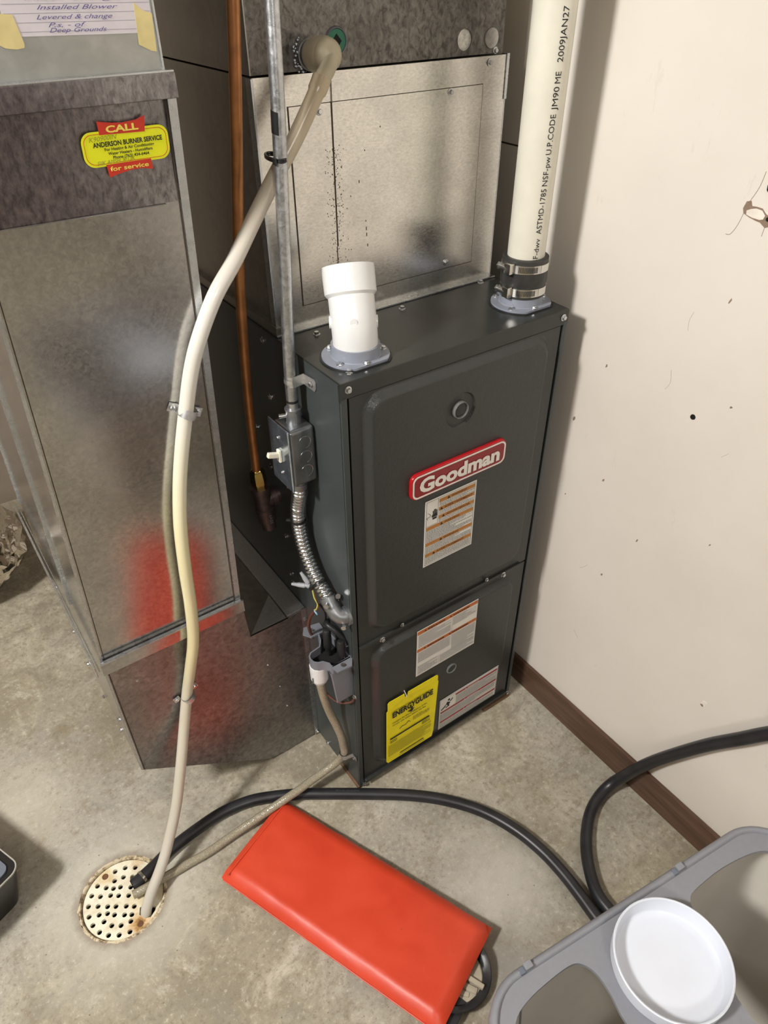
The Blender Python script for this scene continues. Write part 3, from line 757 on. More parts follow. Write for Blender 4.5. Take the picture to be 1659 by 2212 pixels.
# mineral drip stain below the trap
mb = MB()
for i, (a, b, wd) in enumerate(((1.3595, 1.325, .0012), (1.325, 1.13, .0026), (1.13, 1.03, .0014))):
    mb.prism([(.1262 - wd / 2 - .001 * i, PY - .0022, a), (.1262 + wd / 2 - .001 * i, PY - .0022, a), (.1262 + wd * .4 - .0005 * i, PY - .0022, b), (.1262 - wd * .4 - .0005 * i, PY - .0022, b)], (0, -.0003, 0))
rnd = random.Random(5)
for k in range(330):
    x = .1262 + rnd.gauss(0, .0075) * (1 + .4 * rnd.random()); z = rnd.uniform(1.04, 1.27); r = rnd.uniform(.0003, .0008)
    mb.face([(x + p * r, PY - .0026, z + q * r * 1.6) for p, q in ((0, -1), (.8, 0), (0, 1), (-.8, 0))])
for x, z0_, z1_ in ((.178, 1.145, 1.15), (.1785, 1.136, 1.141), (.1775, 1.158, 1.160), (.180, 1.12, 1.124), (.167, 1.215, 1.219), (.178, 1.257, 1.259), (.206, 1.285, 1.287)):
    mb.box((x, PY - .0026, z0_), (x + .0011, PY - .0022, z1_))
tag(mb.build('drip_stain', 'crack', PL, smooth=False), 'dark drip stain running down the plenum')

CC = thing('coil_cabinet', (.228, .45, 1.362), 'dull speckled grey coil cabinet above the shiny plenum', 'cabinet')
mb = MB(); cy0 = .201
mb.prism([(.012, cy0, 1.3625), (.443, cy0, 1.3625), (.443, cy0, 1.96), (.012, cy0, 1.96)], (0, .0015, 0), [[(a, cy0, b) for a, b in circ(.366, 1.3830, .0140, 28)], [(a, cy0, b) for a, b in circ(.1415, 1.3930, .0170, 28)]])
mb.build('front_panel', 'coil', CC)
MB().box((.013, cy0 + .005, 1.3625), (.442, D - .01, 1.96)).build('cabinet_body', 'insul', CC)
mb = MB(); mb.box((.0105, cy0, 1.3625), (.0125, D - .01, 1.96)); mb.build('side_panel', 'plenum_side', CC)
MB().lathe((.418, cy0 - .0002, 1.3825), (.418, cy0 - .0015, 1.3825), [(0, .0138), (1, .0132)], 26).build('knockout', 'duct', CC)
MB().lathe((.1415, cy0 + .004, 1.3930), (.1415, cy0 - .004, 1.3930), [(0, .0165), (.6, .0165), (1, .0155), (.9, .0145), (.5, .0140)], 28).build('drain_port', 'trap_grey', CC)
tag(MB().lathe((.1415, cy0 + .006, 1.3930), (.1415, cy0 - .0022, 1.3930), [(0, .0138), (1, .0138)], 24).build('port_plug', 'green', CC), 'green drain port plug with a square socket')
MB().prism([(.1415 + a, cy0 - .0024, 1.3930 + b) for a, b in ((0, -.0085), (.0075, 0), (0, .0085), (-.0075, 0))], (0, -.0003, 0)).build('plug_socket', 'dark', CC)
mb = MB(); r = random.Random(3)
for k in range(26):
    a = r.uniform(2.2, 4.6); q = r.uniform(.019, .026); mb.b.verts.ensure_lookup_table()
    bmesh.ops.create_icosphere(mb.b, subdivisions=1, radius=r.uniform(.0015, .0032), matrix=Matrix.Translation((.100 + q * math.cos(a), cy0 - .001, 1.3800 + q * math.sin(a))))
mb.build('sealant_bead', 'cast', CC)
screw(CC, (.428, cy0, 1.366), -Y, .8); screw(CC, (.012, .24, 1.372), -X, .8)

# ================================================================ return duct
RX0, RX1, RY0, RY1 = -.395, -.134, .180, .720
TLT = .105; TPL = .036   # front face leans out towards the top, left side tapers in
RD = thing('return_duct', (-.265, .45, .53), 'large galvanised return air duct with angled boot joining the furnace', 'duct')


def lx(x, z): return x + (TPL * (z - .535) if x < -.3 else 0)


def ly(z): return RY0 - TLT * (z - .535)


def panel(name, mat, pts, th, parent=RD):
    p = [V(q) for q in pts]; n = (p[1] - p[0]).cross(p[2] - p[0]).normalized() * th
    return MB().prism(p, n).build(name, mat, parent, smooth=False)


ZB, ZC, ZT = .535, 1.257, 1.363
panel('front_panel', 'duct', [(RX0, RY0, ZB), (RX1, RY0, ZB), (lx(RX1, ZC), ly(ZC), ZC), (lx(RX0, ZC), ly(ZC), ZC)], -.0012)
panel('mottled_panel', 'duct_mottle', [(lx(RX0, ZC), ly(ZC), ZC), (lx(RX1, ZC), ly(ZC), ZC), (lx(RX1, ZT), ly(ZT) + .003, ZT), (lx(RX0, ZT), ly(ZT) + .003, ZT)], -.0012)
panel('side_panel', 'duct', [(RX0, RY0, ZB), (lx(RX0, ZT), ly(ZT), ZT), (lx(RX0, ZT), RY1, ZT), (RX0, RY1, ZB)], .0012)
panel('side_panel', 'plenum_side', [(RX1, RY0, ZB), (RX1, RY1, ZB), (lx(RX1, ZT), RY1, ZT), (lx(RX1, ZT), ly(ZT), ZT)], .0012)
panel('back_panel', 'duct', [(RX0, RY1, ZB), (lx(RX0, ZT), RY1, ZT), (lx(RX1, ZT), RY1, ZT), (RX1, RY1, ZB)], .0012)


def bar(name, mat, a, b, w, d, off=(0, 0, 0), parent=RD):
    """thin bar between two points, width w across x, depth d along y"""
    a = V(a) + V(off); b = V(b) + V(off)
    q = [(-w / 2, -d / 2), (w / 2, -d / 2), (w / 2, d / 2), (-w / 2, d / 2)]; mb = MB()
    A = [mb.b.verts.new(a + V((x, y, 0))) for x, y in q]; B = [mb.b.verts.new(b + V((x, y, 0))) for x, y in q]
    for i in range(4): mb.b.faces.new((A[i], A[(i + 1) % 4], B[(i + 1) % 4], B[i]))
    mb.b.faces.new(A[::-1]); mb.b.faces.new(B); return mb.build(name, mat, parent, smooth=False)


bar('corner_seam', 'seam', (RX1 - .004, RY0 - .0012, ZB), (lx(RX1, ZT) - .004, ly(ZT) - .0012, ZT), .010, .003)
bar('corner_seam', 'crack', (RX1 - .0105, RY0 - .0006, ZB), (lx(RX1, ZT) - .0105, ly(ZT) - .0006, ZT), .0012, .0012)
bar('corner_seam', 'seam', (RX0 + .001, RY0 - .001, ZB), (lx(RX0, ZT) + .001, ly(ZT) - .001, ZT), .004, .004)
bar('corner_seam', 'crack', (RX0 + .0062, RY0 - .0006, ZB), (lx(RX0, ZT) + .0062, ly(ZT) - .0006, ZT), .0010, .0010)
bar('side_seam', 'seam', (RX0 - .003, RY0 + .16, ZB + .01), (lx(RX0, ZT) - .003, RY0 + .16, ZT), .004, .010)
bar('side_seam', 'seam', (RX0 - .0025, RY1 - .01, ZB + .01), (lx(RX0, ZT) - .0025, RY1 - .01, ZT), .004, .008)
MB().sweep([(-.355, ly(ZC) - .0014, ZC + .001), (-.26, ly(ZC) - .0016, ZC), (-.161, ly(ZC) - .0012, ZC - .001)], .0007, 6).build('crease', 'duct', RD)
# drive cleat band and upper section
xL, xR = lx(RX0, 1.375), RX1; YT = ly(1.375)
MB().box((xL - .004, YT - .005, 1.3630), (xR + .003, YT + .004, 1.3875), .0014).build('drive_cleat', 'duct_mottle', RD)
MB().box((xL - .004, YT - .005, 1.3870), (xR + .002, YT + .002, 1.3895), .0008).build('cleat_edge', 'seam', RD)
MB().box((xL - .005, YT - .002, 1.3630), (xL + .001, RY1, 1.3875), .001).build('drive_cleat', 'seam', RD)
MB().box((xL + .005, YT + .003, 1.387), (xR - .006, RY1 - .005, 2.6)).build('upper_section', 'duct_up', RD)
MB().box((xR - .0075, YT + .001, 1.3885), (xR - .0055, YT + .005, 2.6)).build('corner_seam', 'seam', RD)
# S-lock collar at the boot
mb = MB(); mb.box((RX0 - .004, RY0 - .0115, .508), (RX1 + .003, RY0 - .009, .534), .0008); mb.box((RX0 - .002, RY0 - .0105, .508), (RX1 + .003, RY0 + .001, .5105))
mb.build('collar', 'duct', RD)
MB().box((RX0 - .004, RY0 - .0120, .5335), (RX1 + .003, RY0 - .0085, .5365), .0009).build('collar_edge', 'seam', RD)
MB().box((RX0 - .002, RY0 - .0080, .515), (RX1 + .001, RY0 - .0015, .5345), .0012).build('collar_lip', 'seam', RD)
mb = MB(); mb.box((RX0 - .0150, RY0 - .009, .508), (RX0 - .0125, RY1 + .005, .534), .0008); mb.box((RX0 - .0155, RY0 - .0112, .5335), (RX0 - .0120, RY1 + .005, .5365), .0008); mb.box((RX0 - .0085, RY0 - .004, .515), (RX0 - .0070, RY1, .5355), .0005)
mb.build('collar', 'seam', RD)
# boot: front face polygon
bp = [(RX0, .535), (RX0, .207), (-.124, .004), (-.0005, .004), (-.0005, .428), (-.040, .4235), (-.127, .4235), (RX1, .535)]
MB().prism([(a, RY0, b) for a, b in bp], (0, .0012, 0)).build('boot_front', 'boot', RD, smooth=False)
panel('boot_side', 'duct', [(RX0, RY0, .535), (RX0, RY1, .535), (RX0, RY1, .207), (RX0, RY0, .207)], .0012)
panel('boot_bottom', 'boot', [(RX0, RY0, .207), (RX0, RY1, .207), (-.124, RY1, .004), (-.124, RY0, .004)], .0012)
panel('boot_bottom', 'boot', [(-.124, RY0, .004), (-.124, RY1, .004), (-.0005, RY1, .004), (-.0005, RY0, .004)], .0012)
panel('boot_top', 'plenum_side', [(-.127, RY0, .4235), (-.040, RY0, .4235), (-.040, RY1, .4235), (-.127, RY1, .4235)], -.0012)
MB().box((-.042, RY0 + .002, .424), (-.001, RY1, .4300), .0008).build('boot_top_strip', 'strapz', RD)
panel('boot_throat', 'boot', [(RX1, RY0, .535), (-.127, RY0, .4235), (-.127, RY1, .4235), (RX1, RY1, .535)], .0012)
panel('boot_flap', 'strapz', [(-.122, RY0 + .002, .4245), (-.045, RY0 + .002, .4245), (-.045, RY0 + .075, .4305)], .0008)  # lighter zinc puts bounced light into the flap's colour
panel('back_panel', 'boot', [(RX0, RY1, .535), (RX1, RY1, .535), (-.124, RY1, .004), (RX0, RY1, .207)], .0012)
bar('boot_flange', 'seam', (-.0055, RY0 - .0015, .004), (-.0055, RY0 - .0015, .430), .010, .002)
bar('boot_edge', 'seam', (RX0 + .001, RY0 - .0012, .207), (RX0 + .001, RY0 - .0012, .508), .003, .002)
bar('boot_edge', 'crack', (RX0 + .0050, RY0 - .0008, .203), (RX0 + .0050, RY0 - .0008, .508), .0014, .0008)
for (y, z) in ((.65, .34), (.64, .20), (.53, .19), (.42, .185), (.30, .20), (.235, .31)): screw(RD, (RX0 - .0012, y, z), -X, .95)
for (x, z) in ((-.004, .40), (-.004, .012), (-.1, .32), (-.08, .235), (-.07, .16), (-.35, .45)): screw(RD, (x, RY0 - .0025 if x > -.01 else RY0, z), -Y, .75 if x > -.01 else .4)
screw(RD, (lx(RX0, .95) - .001, .60, .95), -X, .9)
n0 = len(bpy.data.objects)

# service sticker on the duct
ST = tag(MB().prism([(a, RY0 - .0013, b) for a, b in rrect(-.2205, -.1255, 1.2890, 1.3235, .011, 6)], (0, -.0003, 0)).build('service_sticker', 'sticker_y', RD), 'yellow and red service company sticker')
sy = RY0 - .0018
for i_, q in ((0, .0024),):
    o1 = rrect(-.2205 + q, -.1255 - q, 1.2890 + q, 1.3235 - q, .009, 6); q += .0005; o2 = rrect(-.2205 + q, -.1255 - q, 1.2890 + q, 1.3235 - q, .0087, 6)
    MB().prism([(a, sy, b) for a, b in o1], (0, -.0001, 0), [[(a, sy, b) for a, b in o2]]).build('sticker_line', 'sticker_r', ST)
MB().prism([(a, sy, b) for a, b in [(-.2000, 1.3200), (-.1510, 1.3185), (-.1490, 1.3340), (-.1600, 1.3305), (-.1750, 1.3295), (-.1870, 1.3305), (-.2005, 1.3330)]], (0, -.0002, 0)).build('red_ribbon', 'sticker_r', ST)
MB().prism([(a, sy, b) for a, b in [(-.1990, 1.2905), (-.1490, 1.2910), (-.1480, 1.2800), (-.1620, 1.2825), (-.1740, 1.2820), (-.1870, 1.2800), (-.1975, 1.2775)]], (0, -.0002, 0)).build('red_ribbon', 'sticker_r', ST)
text('CALL', 'lettering', 'sticker_yl', ST, (-.1925, sy - .0003, 1.3215), X, Z, .0350, .0062, .0002, .035)
text('for service', 'lettering', 'sticker_yl', ST, (-.1955, sy - .0003, 1.2837), X, Z, .0430, .0045, .0002, .02)
text('ANDERSON BURNER SERVICE', 'lettering', 'ink', ST, (-.2090, sy - .0003, 1.3085), X, Z, .0760, .0046, .0002, .03)
text('For Heating & Air Conditioning', 'lettering', 'ink', ST, (-.1975, sy - .0003, 1.3040), X, Z, .0545, .0029, .0002, .02)
text('Water Heaters - Humidifiers', 'lettering', 'ink', ST, (-.1945, sy - .0003, 1.2998), X, Z, .0490, .0029, .0002, .02)
text('Phone (763) 434-6464', 'lettering', 'ink', ST, (-.1900, sy - .0003, 1.2955), X, Z, .0400, .0030, .0002, .02)
text('K90900IN', 'handwriting', 'pencil', ST, (-.2120, sy - .0003, 1.3140), V((1, 0, .03)), Z, .030, .0046, .0002, 0, None, .3)
text('SIIK AMSH, 8/13K', 'handwriting', 'pencil', ST, (-.2080, sy - .0003, 1.2908), V((1, 0, .03)), Z, .042, .0040, .0002, 0, None, .3)

SH = Matrix.Translation((-.0220, 0, .0160)); TL = math.atan(TLT)
for o in [ST] + list(ST.children):     # lay the sticker on the leaning face
    for v in o.data.vertices:
        p = SH @ v.co; v.co = V((p.x, ly(p.z) + (p.y - RY0), p.z))

# taped paper note on the upper duct
NT_ = thing('paper_note', (-.2, YT, 1.45), 'lined paper note with blue handwriting taped to the upper duct', 'note')
ny = YT + .0028
MB().prism([(-.2850, ny, 1.4250), (-.1440, ny, 1.4220), (-.1415, ny, 1.555), (-.2860, ny, 1.556)], (0, -.0003, 0)).build('paper', 'note', NT_)
mb = MB()
for k in range(17):
    z = 1.4285 + k * .0072; mb.prism([(-.2835, ny - .0003, z), (-.1450, ny - .0003, z - .0026), (-.1450, ny - .0003, z - .00235), (-.2835, ny - .0003, z + .00025)], (0, -.0002, 0))
mb.build('ruling', 'noteline', NT_)
for s_, x, z, wd in (('Deep Grounds', -.2464, 1.4268, .055), ('P.s. - of', -.2464, 1.4310, .036), ('Levered & change', -.2554, 1.4375, .072), ('Installed Blower', -.2530, 1.4450, .0765), ('Filter change', -.2620, 1.4525, .09)):
    text(s_, 'handwriting', 'biro', NT_, (x, ny - .0005, z), V((1, 0, -.02)), Z, wd, .0037, .0002, -.004, None, .45)
tag(MB().prism([(a, ny - .0004, b) for a, b in [(-.2960, 1.4200), (-.2900, 1.4165), (-.2800, 1.4150), (-.2730, 1.4160), (-.2720, 1.4190), (-.2760, 1.4420), (-.2950, 1.4440)]], (0, -.0003, 0)).build('masking_tape', 'masking', NT_), 'cream masking tape strip')
tag(MB().prism([(a, ny - .0004, b) for a, b in [(-.1620, 1.4125), (-.1560, 1.4095), (-.1500, 1.4065), (-.1445, 1.4055), (-.1430, 1.4380), (-.1520, 1.4410), (-.1600, 1.4475)]], (0, -.0003, 0)).build('masking_tape', 'masking', NT_), 'cream masking tape strip')

# ================================================================ copper gas line and tee
GL = thing('gas_line', (-.035, .25, .68), 'bent copper gas line ending in brass nut and black iron tee', 'pipe')
cp = cr([(.000, .185, 1.62), (-.012, .172, 1.50), (-.018, .165, 1.443), (-.028, .178, 1.30), (-.0400, .200, 1.115), (-.0415, .225, .916), (-.0380, .242, .768), (-.0365, .245, .735)], 8)
MB().sweep(cp, .0079, 16).build('copper_tube', 'copper', GL)
mb = MB(); mb.lathe((-.0365, .245, .752), (-.0345, .247, .722), [(0, .0095), (.15, .0135), (.75, .0150), (1, .0150)], 6); mb.lathe((-.0345, .247, .722), (-.0335, .2478, .708), [(0, .0135), (1, .0135)], 6); mb.build('flare_nut', 'brass', GL)
mb = MB(); mb.lathe((-.0335, .248, .712), (-.0275, .250, .632), [(0, .0170), (.0, .0195), (.12, .0195), (.14, .0175), (.62, .0170), (.64, .0195), (.74, .0195), (.78, .0180), (.90, .0178), (.92, .0148)], 28)
mb.lathe((-.030, .249, .676), (.002, .247, .680), [(0, .0160), (.45, .0160), (.45, .0195), (.75, .0195), (.75, .0140), (1, .0140)], 26)
mb.build('tee_fitting', 'iron', GL)
MB().lathe((-.0275, .250, .640), (-.0245, .251, .608), [(0, .0180), (.3, .0180), (.32, .0140), (1, .0140), (1, .0115), (.6, .0112)], 26).build('drip_nipple', 'iron', GL)
text('MASS', 'lettering', 'cast', GL, (-.0310, .249 - .0178, .655), V((.08, 0, -1)), V((1, -.1, 0)), .026, .0055, .0002, .02)

# ================================================================ electrical conduit, switch box, flexible conduit
cx_, cy_ = -.0225, .1055
CD = thing('electrical_conduit', (cx_, cy_, 1.2), 'straight galvanised metal conduit running down to the switch box', 'conduit')
MB().sweep(cr([(cx_, cy_, .918), (-.0215, .105, 1.0), (-.018, .105, 1.07), (-.004, .107, 1.305), (.003, .110, 1.445), (.012, .113, 1.62), (.03, .12, 2.0), (.035, .125, 2.6)], 5), .0089, 22).build('pipe', 'emt', CD)
MB().lathe((-.0222, cy_ - .0003, .9485), (-.0221, cy_ - .0003, .9525), [(0, .0093), (1, .0093)], 22).build('black_ring', 'blackp', CD)
mb = MB(); A = []; B = []
for k in range(7):
    a = math.radians(160 + k * 13); A.append(V((-.0036 + .0094 * math.cos(a), .1071 + .0094 * math.sin(a), 1.3140 - k * .0005))); B.append(V((-.0022 + .0094 * math.cos(a), .1073 + .0094 * math.sin(a), 1.3390 - k * .0006)))
mb.quadstrip(A, B); tag(mb.build('tape_mark', 'blackp', CD), 'black tape mark on the conduit')
# one-hole strap with ear
st = MB(); A = []; B = []
for k in range(15):
    a = math.radians(250 - k * 250 / 14); A.append(V((-.0205 + .0100 * math.cos(a), .1052 + .0100 * math.sin(a), .976))); B.append(A[-1] + Z * .017)
st.quadstrip(A, B); st.quadstrip([p + V((0, 0, .005)) + (p - V((-.0205, .1052, .976))).normalized() * .0011 for p in A], [p + V((0, 0, .012)) + (p - V((-.0205, .1052, .976))).normalized() * .0011 for p in A])
st.prism([(-.0030, .0985, .976), (-.0008, .0700, .974), (-.0008, .0660, .981), (-.0008, .0660, .990), (-.0008, .0700, .994), (-.0030, .0985, .993)], (-.0012, 0, 0))
st.prism([(-.0240, .0955, .976), (-.0030, .0985, .976), (-.0030, .0985, .993), (-.0240, .0955, .993)], (0, -.0012, 0)); st.build('strap', 'strapz', CD)
screw(CD, (-.0020, .0770, .984), -X, .85)
mb = MB(); mb.lathe((cx_, cy_, .912), (cx_, cy_, .938), [(0, .0125), (.1, .0125), (.1, .0118), (.9, .0118), (.9, .0128), (1, .0128), (1, .0092)], 26)
mb.box((-.0010 + cx_ - .0005, cy_ - .0128, .913), (cx_ + .0010, cy_ - .011, .934)); mb.build('connector', 'cast', CD)
MB().cyl((cx_ - .010, cy_ + .004, .926), (cx_ - .021, cy_ + .008, .926), .0038, .0042, 12).build('set_screw', 'zinc', CD)

SB = thing('switch_box', (-.03, .105, .86), 'grey metal switch box with steel cover plate and almond toggle', 'switch')
MB().box((-.0475, .0790, .8095), (-.0010, .1340, .9135), .0075, None, 4).build('box', 'boxmetal', SB)
MB().box((-.0515, .0745, .8055), (-.0478, .1385, .9175), .0016, None, 3).build('cover_plate', 'platem', SB)
for z in (.8360, .8625, .8890):
    MB().lathe((-.0215, .0793, z), (-.0215, .0783, z), [(0, .0108), (1, .0102)], 26).build('knockout', 'boxmetal', SB)
    A = [V((-.0215 + .0110 * math.cos(math.radians(a)), .0785, z + .0110 * math.sin(math.radians(a)))) for a in range(-80, 60, 10)]
    MB().sweep(A, .0004, 5).build('knockout_edge', 'zinc', SB)
tg = MB().box((-.0560, .1010, .8510), (-.0515, .1110, .8730), .0012).build('toggle_collar', 'almond', SB)
MB().box((-.0150, -.0038, -.0042), (.0040, .0038, .0042), .0014, Matrix.Translation((-.0590, .1060, .8650)) @ Matrix.Rotation(math.radians(18), 4, 'Y')).build('toggle', 'almond', tg)
for z in (.8300, .8950): screw(SB, (-.0515, .1060, z), -X, .55)

FC = thing('flexible_conduit', (-.022, .09, .69), 'ribbed flexible metal conduit curving from switch box into the furnace side', 'conduit')
fp = cr([(-.0235, .105, .800), (-.0235, .110, .770), (-.0235, .121, .735), (-.0235, .124, .700), (-.0235, .119, .668), (-.0230, .106, .636), (-.0220, .085, .608), (-.0210, .058, .588), (-.0200, .040, .574)], 40)
L = 0; rr = []
prev = fp[0]
for q in fp:
    L += (q - prev).length; prev = q; ph = (L / .0077) % 1.0; rr.append(.0103 + .0026 * math.sin(PI * ph) ** .5)
MB().sweep(fp, rr, 18).build('ribbed_hose', 'zinc', FC)
mb = MB(); mb.lathe((-.0235, .1045, .811), (-.0235, .106, .788), [(0, .0120), (.5, .0120), (.5, .0135), (1, .0130)], 24); mb.build('box_connector', 'cast', FC)
MB().cyl((-.032, .110, .796), (-.043, .114, .794), .0042, .0046, 12).build('clamp_screw', 'zinc', FC)
ep = cr([(-.0200, .046, .580), (-.0195, .034, .566), (-.0180, .024, .557), (-.0130, .017, .551), (-.0050, .013, .549), (.0, .013, .549)], 6)
mb = MB(); mb.sweep(ep, [.0148 if i < 8 else .0140 for i in range(len(ep))], 22); mb.lathe((-.0055, .013, .549), (.0, .013, .549), [(0, .0185), (1, .0185)], 24); mb.build('elbow_connector', 'cast', FC)
for p, d in (((-.030, .030, .578), (-.7, -.6, .3)), ((-.008, .030, .585), (-.2, -.5, .8)), ((-.014, .004, .538), (-.6, -.7, 0))):
    q = V(d).normalized(); MB().cyl(V(p), V(p) + q * .007, .0046, .0046, 12).build('clamp_screw', 'zinc', FC)


def ring_tie(parent, c, ax, r, name='zip_tie', head=None, rt=.0016):
    ax = V(ax).normalized(); mb = MB(); mb.lathe(V(c) - ax * .0024, V(c) + ax * .0024, [(0, r), (0, r + rt), (1, r + rt), (1, r)], 24)
    if head is not None:
        h = V(head); d = (h - V(c)).normalized(); p = V(c) + d * (r + .001)
        mb.cyl(p, p + d * .008, .0032, .0030, 4)
    o = mb.build(name, 'blackp', parent); return o


tag(ring_tie(None, (-.0235, .124, .706), (0, .05, 1), .0120, head=(-.06, .155, .706)), 'black zip tie around the upper part of the ribbed conduit', 'zip tie')
tag(ring_tie(None, (-.0215, .068, .5945), (0, .8, .55), .0122, head=(-.06, .08, .58)), 'black zip tie around the lower bend of the ribbed conduit', 'zip tie')
mb = MB(); c = V((-.0045, .121, 1.282)); o_ = []
for k in range(28):
    a = 2 * PI * k / 28; o_.append(c + V((.0098 * math.cos(a) + .002 * math.sin(a), .0240 * math.sin(a), 0)))
o_.append(o_[0]); mb.sweep(o_, .0016, 8, False)
mb.sweep([q + Z * .0025 for q in o_], .0016, 8, False); mb.box((-.0175, .100, 1.279), (-.0135, .106, 1.287), .001); tag(mb.build('zip_tie', 'blackp'), 'black zip tie binding the milky tube to the metal conduit', 'zip tie')

WI = thing('loose_wiring', (-.035, .09, .57), 'loose coloured wires with grey twist connectors beside the ribbed conduit', 'wiring')
for a, b in (((-.0365, .094, .579), (-.0530, .117, .5745)), ((-.0360, .084, .592), (-.0420, .098, .612)), ((-.0355, .080, .588), (-.0420, .086, .590))):
    a = V(a); b = V(b); o = MB().lathe(a, b, [(0, .0036), (.1, .0048), (.55, .0044), (.6, .0038), (1, .0026)], 12).build('twist_connector', 'nut_grey', WI)
MB().sweep(cr([(-.036, .070, .585), (-.036, .066, .570), (-.034, .060, .558), (-.036, .062, .545), (-.037, .068, .538)], 6), .0013, 8).build('wire', 'wire_y', WI)
MB().sweep(cr([(-.034, .067, .583), (-.034, .062, .566), (-.033, .057, .555), (-.035, .060, .543)], 6), .0012, 8).build('wire', 'wire_brown', WI)
MB().sweep(cr([(-.038, .066, .538), (-.036, .061, .532), (-.034, .068, .530), (-.038, .070, .534)], 6), .0016, 8).build('wire', 'wire_b', WI)
MB().sweep(cr([(-.037, .069, .534), (-.040, .082, .510), (-.040, .092, .480), (-.036, .098, .455), (-.030, .100, .430)], 8), .0032, 10).build('cable', 'wire_brown', WI)
MB().sweep(cr([(-.030, .058, .556), (-.020, .060, .530), (-.016, .068, .500), (-.012, .085, .470)], 8), .0022, 8).build('cable', 'blackp', WI)

# ================================================================ condensate trap on the side
TR = thing('condensate_trap', (-.025, .05, .38), 'grey plastic condensate trap with white cup on the furnace side', 'trap')
zt, zb = .440, .326
outer = [(0, .008), (-.040, .008), (-.043, .011), (-.043, .019), (-.050, .0285), (-.058, .0315), (-.0645, .038), (-.0665, .047), (-.0645, .056), (-.058, .0625), (-.048, .064), (-.036, .066), (-.027, .078), (-.021, .096), (0, .096)]
inner = [(-.003, .0105), (-.0385, .0105), (-.0405, .012), (-.0405, .020), (-.0485, .031), (-.0570, .034), (-.0622, .0395), (-.0638, .047), (-.0620, .055), (-.0565, .060), (-.047, .0615), (-.0345, .0635), (-.0245, .0765), (-.019, .0935), (-.003, .0935)]
mb = MB(); mb.prism([(a, b, zt - .022) for a, b in outer], (0, 0, .022), [[(a, b, zt - .022) for a, b in inner]]); mb.build('open_rim', 'trap_grey', TR)
mb = MB(); body = [(0, .0095), (-.043, .0095), (-.045, .012), (-.038, .060), (0, .074)]; low = [(0, .0095), (-.034, .0095), (-.036, .011), (-.020, .040), (0, .056)]
A = [mb.b.verts.new((a, b, zt - .020)) for a, b in body]; B = [mb.b.verts.new((a, b, zb)) for a, b in low]
for i in range(5): mb.b.faces.new((A[i], A[(i + 1) % 5], B[(i + 1) % 5], B[i]))
mb.b.faces.new(B[::-1]); mb.build('body', 'trap_grey', TR)
MB().prism([(a, b, zt - .021) for a, b in inner], (0, 0, .001)).build('inner_floor', 'dark', TR)
mb = MB(); mb.prism([(-.010, -.010, zt), (-.040, -.008, zt), (-.043, .010, zt), (-.002, .012, zt), (.0, .004, zt)], (0, 0, -.0035), [[(a - .021, b + .001, zt) for a, b in circ(0, 0, .0058, 16)]])
mb.build('mounting_tab', 'trap_grey', TR)
mb = MB(); mb.prism([(-.006, .092, zt + .001), (-.036, .094, zt + .001), (-.046, .110, zt + .001), (-.036, .124, zt + .001), (-.004, .118, zt + .001)], (0, 0, -.004), [[(a - .024, b + .109, zt + .001) for a, b in circ(0, 0, .0052, 14)]])
mb.build('mounting_tab', 'trap_grey', TR)
tc_ = (-.0500, .0470)
MB().lathe((*tc_, zt - .034), (*tc_, zt - .0205), [(0, .0160), (1, .0163)], 28).build('cup', 'trap_grey', TR)
MB().lathe((*tc_, .366), (*tc_, .418), [(0, .0120), (.10, .0150), (.22, .0165), (.24, .0175), (.95, .0182), (1, .0172)], 28).build('white_coupling', 'pvc_white', TR)
MB().box((tc_[0] - .0195, tc_[1] - .0065, .378), (tc_[0] - .0170, tc_[1] - .0055, .393)).build('coupling_rib', 'trap_grey', TR)
for (x, y, z0_, z1_, r) in ((-.024, .052, .425, .492, .0078), (-.014, .020, .425, .484, .0076)):
    tp = cr([(x, y, z0_), (x, y, z0_ + .03), (x, y, z1_ - .008)], 4)
    MB().lathe((x, y, z0_), (x, y, z1_), [(0, r * .7), (.28, r * .7), (.30, r * 1.05), (.92, r), (.97, r * .85), (1, r * .4)], 20).build('rubber_plug', 'rubber', TR)
MB().sweep(cr([(-.010, .070, .490), (-.020, .056, .500), (-.014, .040, .494), (-.006, .030, .480), (-.004, .018, .465)], 6), .0055, 12).build('rubber_elbow', 'rubber', TR)
MB().sweep(cr([(-.045, .052, .350), (-.040, .040, .325), (-.028, .020, .312), (-.010, .004, .315), (-.004, .0, .325)], 8), .0022, 8).build('cable', 'wire_brown', TR)
screw(TR, (-.001, .000, .330), -X, .9)

DH = thing('drain_hose', (-.03, .05, .2), 'narrow braided clear hose from the trap across floor to drain', 'hose')
dp = cr([(-.0500, .047, .372), (-.0497, .0465, .352), (-0.0450, 0.0460, 0.3100), (-0.0350, 0.0473, 0.2556), (-0.0250, 0.0422, 0.2107), (-0.0180, 0.0366, 0.1706), (-0.0145, 0.0357, 0.1350), (-0.0145, 0.0339, 0.1096), (-.020, .044, .080), (-.0355, .0500, .062), (-.0587, .0533, .052), (-.0944, .054, .046), (-.119, .0525, .044), (-.155, .0530, .039), (-.195, .0570, .028), (-.240, .060, .018), (-.285, .061, .012), (-.338, .058, .0102), (-.389, .060, .0102), (-.438, .061, .0110), (-.470, .063, .0100), (-.499, .066, .0085)], 6)
MB().sweep(dp, .0088, 16).build('hose_body', 'braid', DH)
mb = MB(); hc = V((-.0145, .0325, .1010)); A = []; B = []
for k in range(15):
    a = math.radians(80 + k * 200 / 14); A.append(V((hc.x + .0108 * math.cos(a), hc.y + .0108 * math.sin(a), hc.z))); B.append(A[-1] + V((0, 0, .013)))
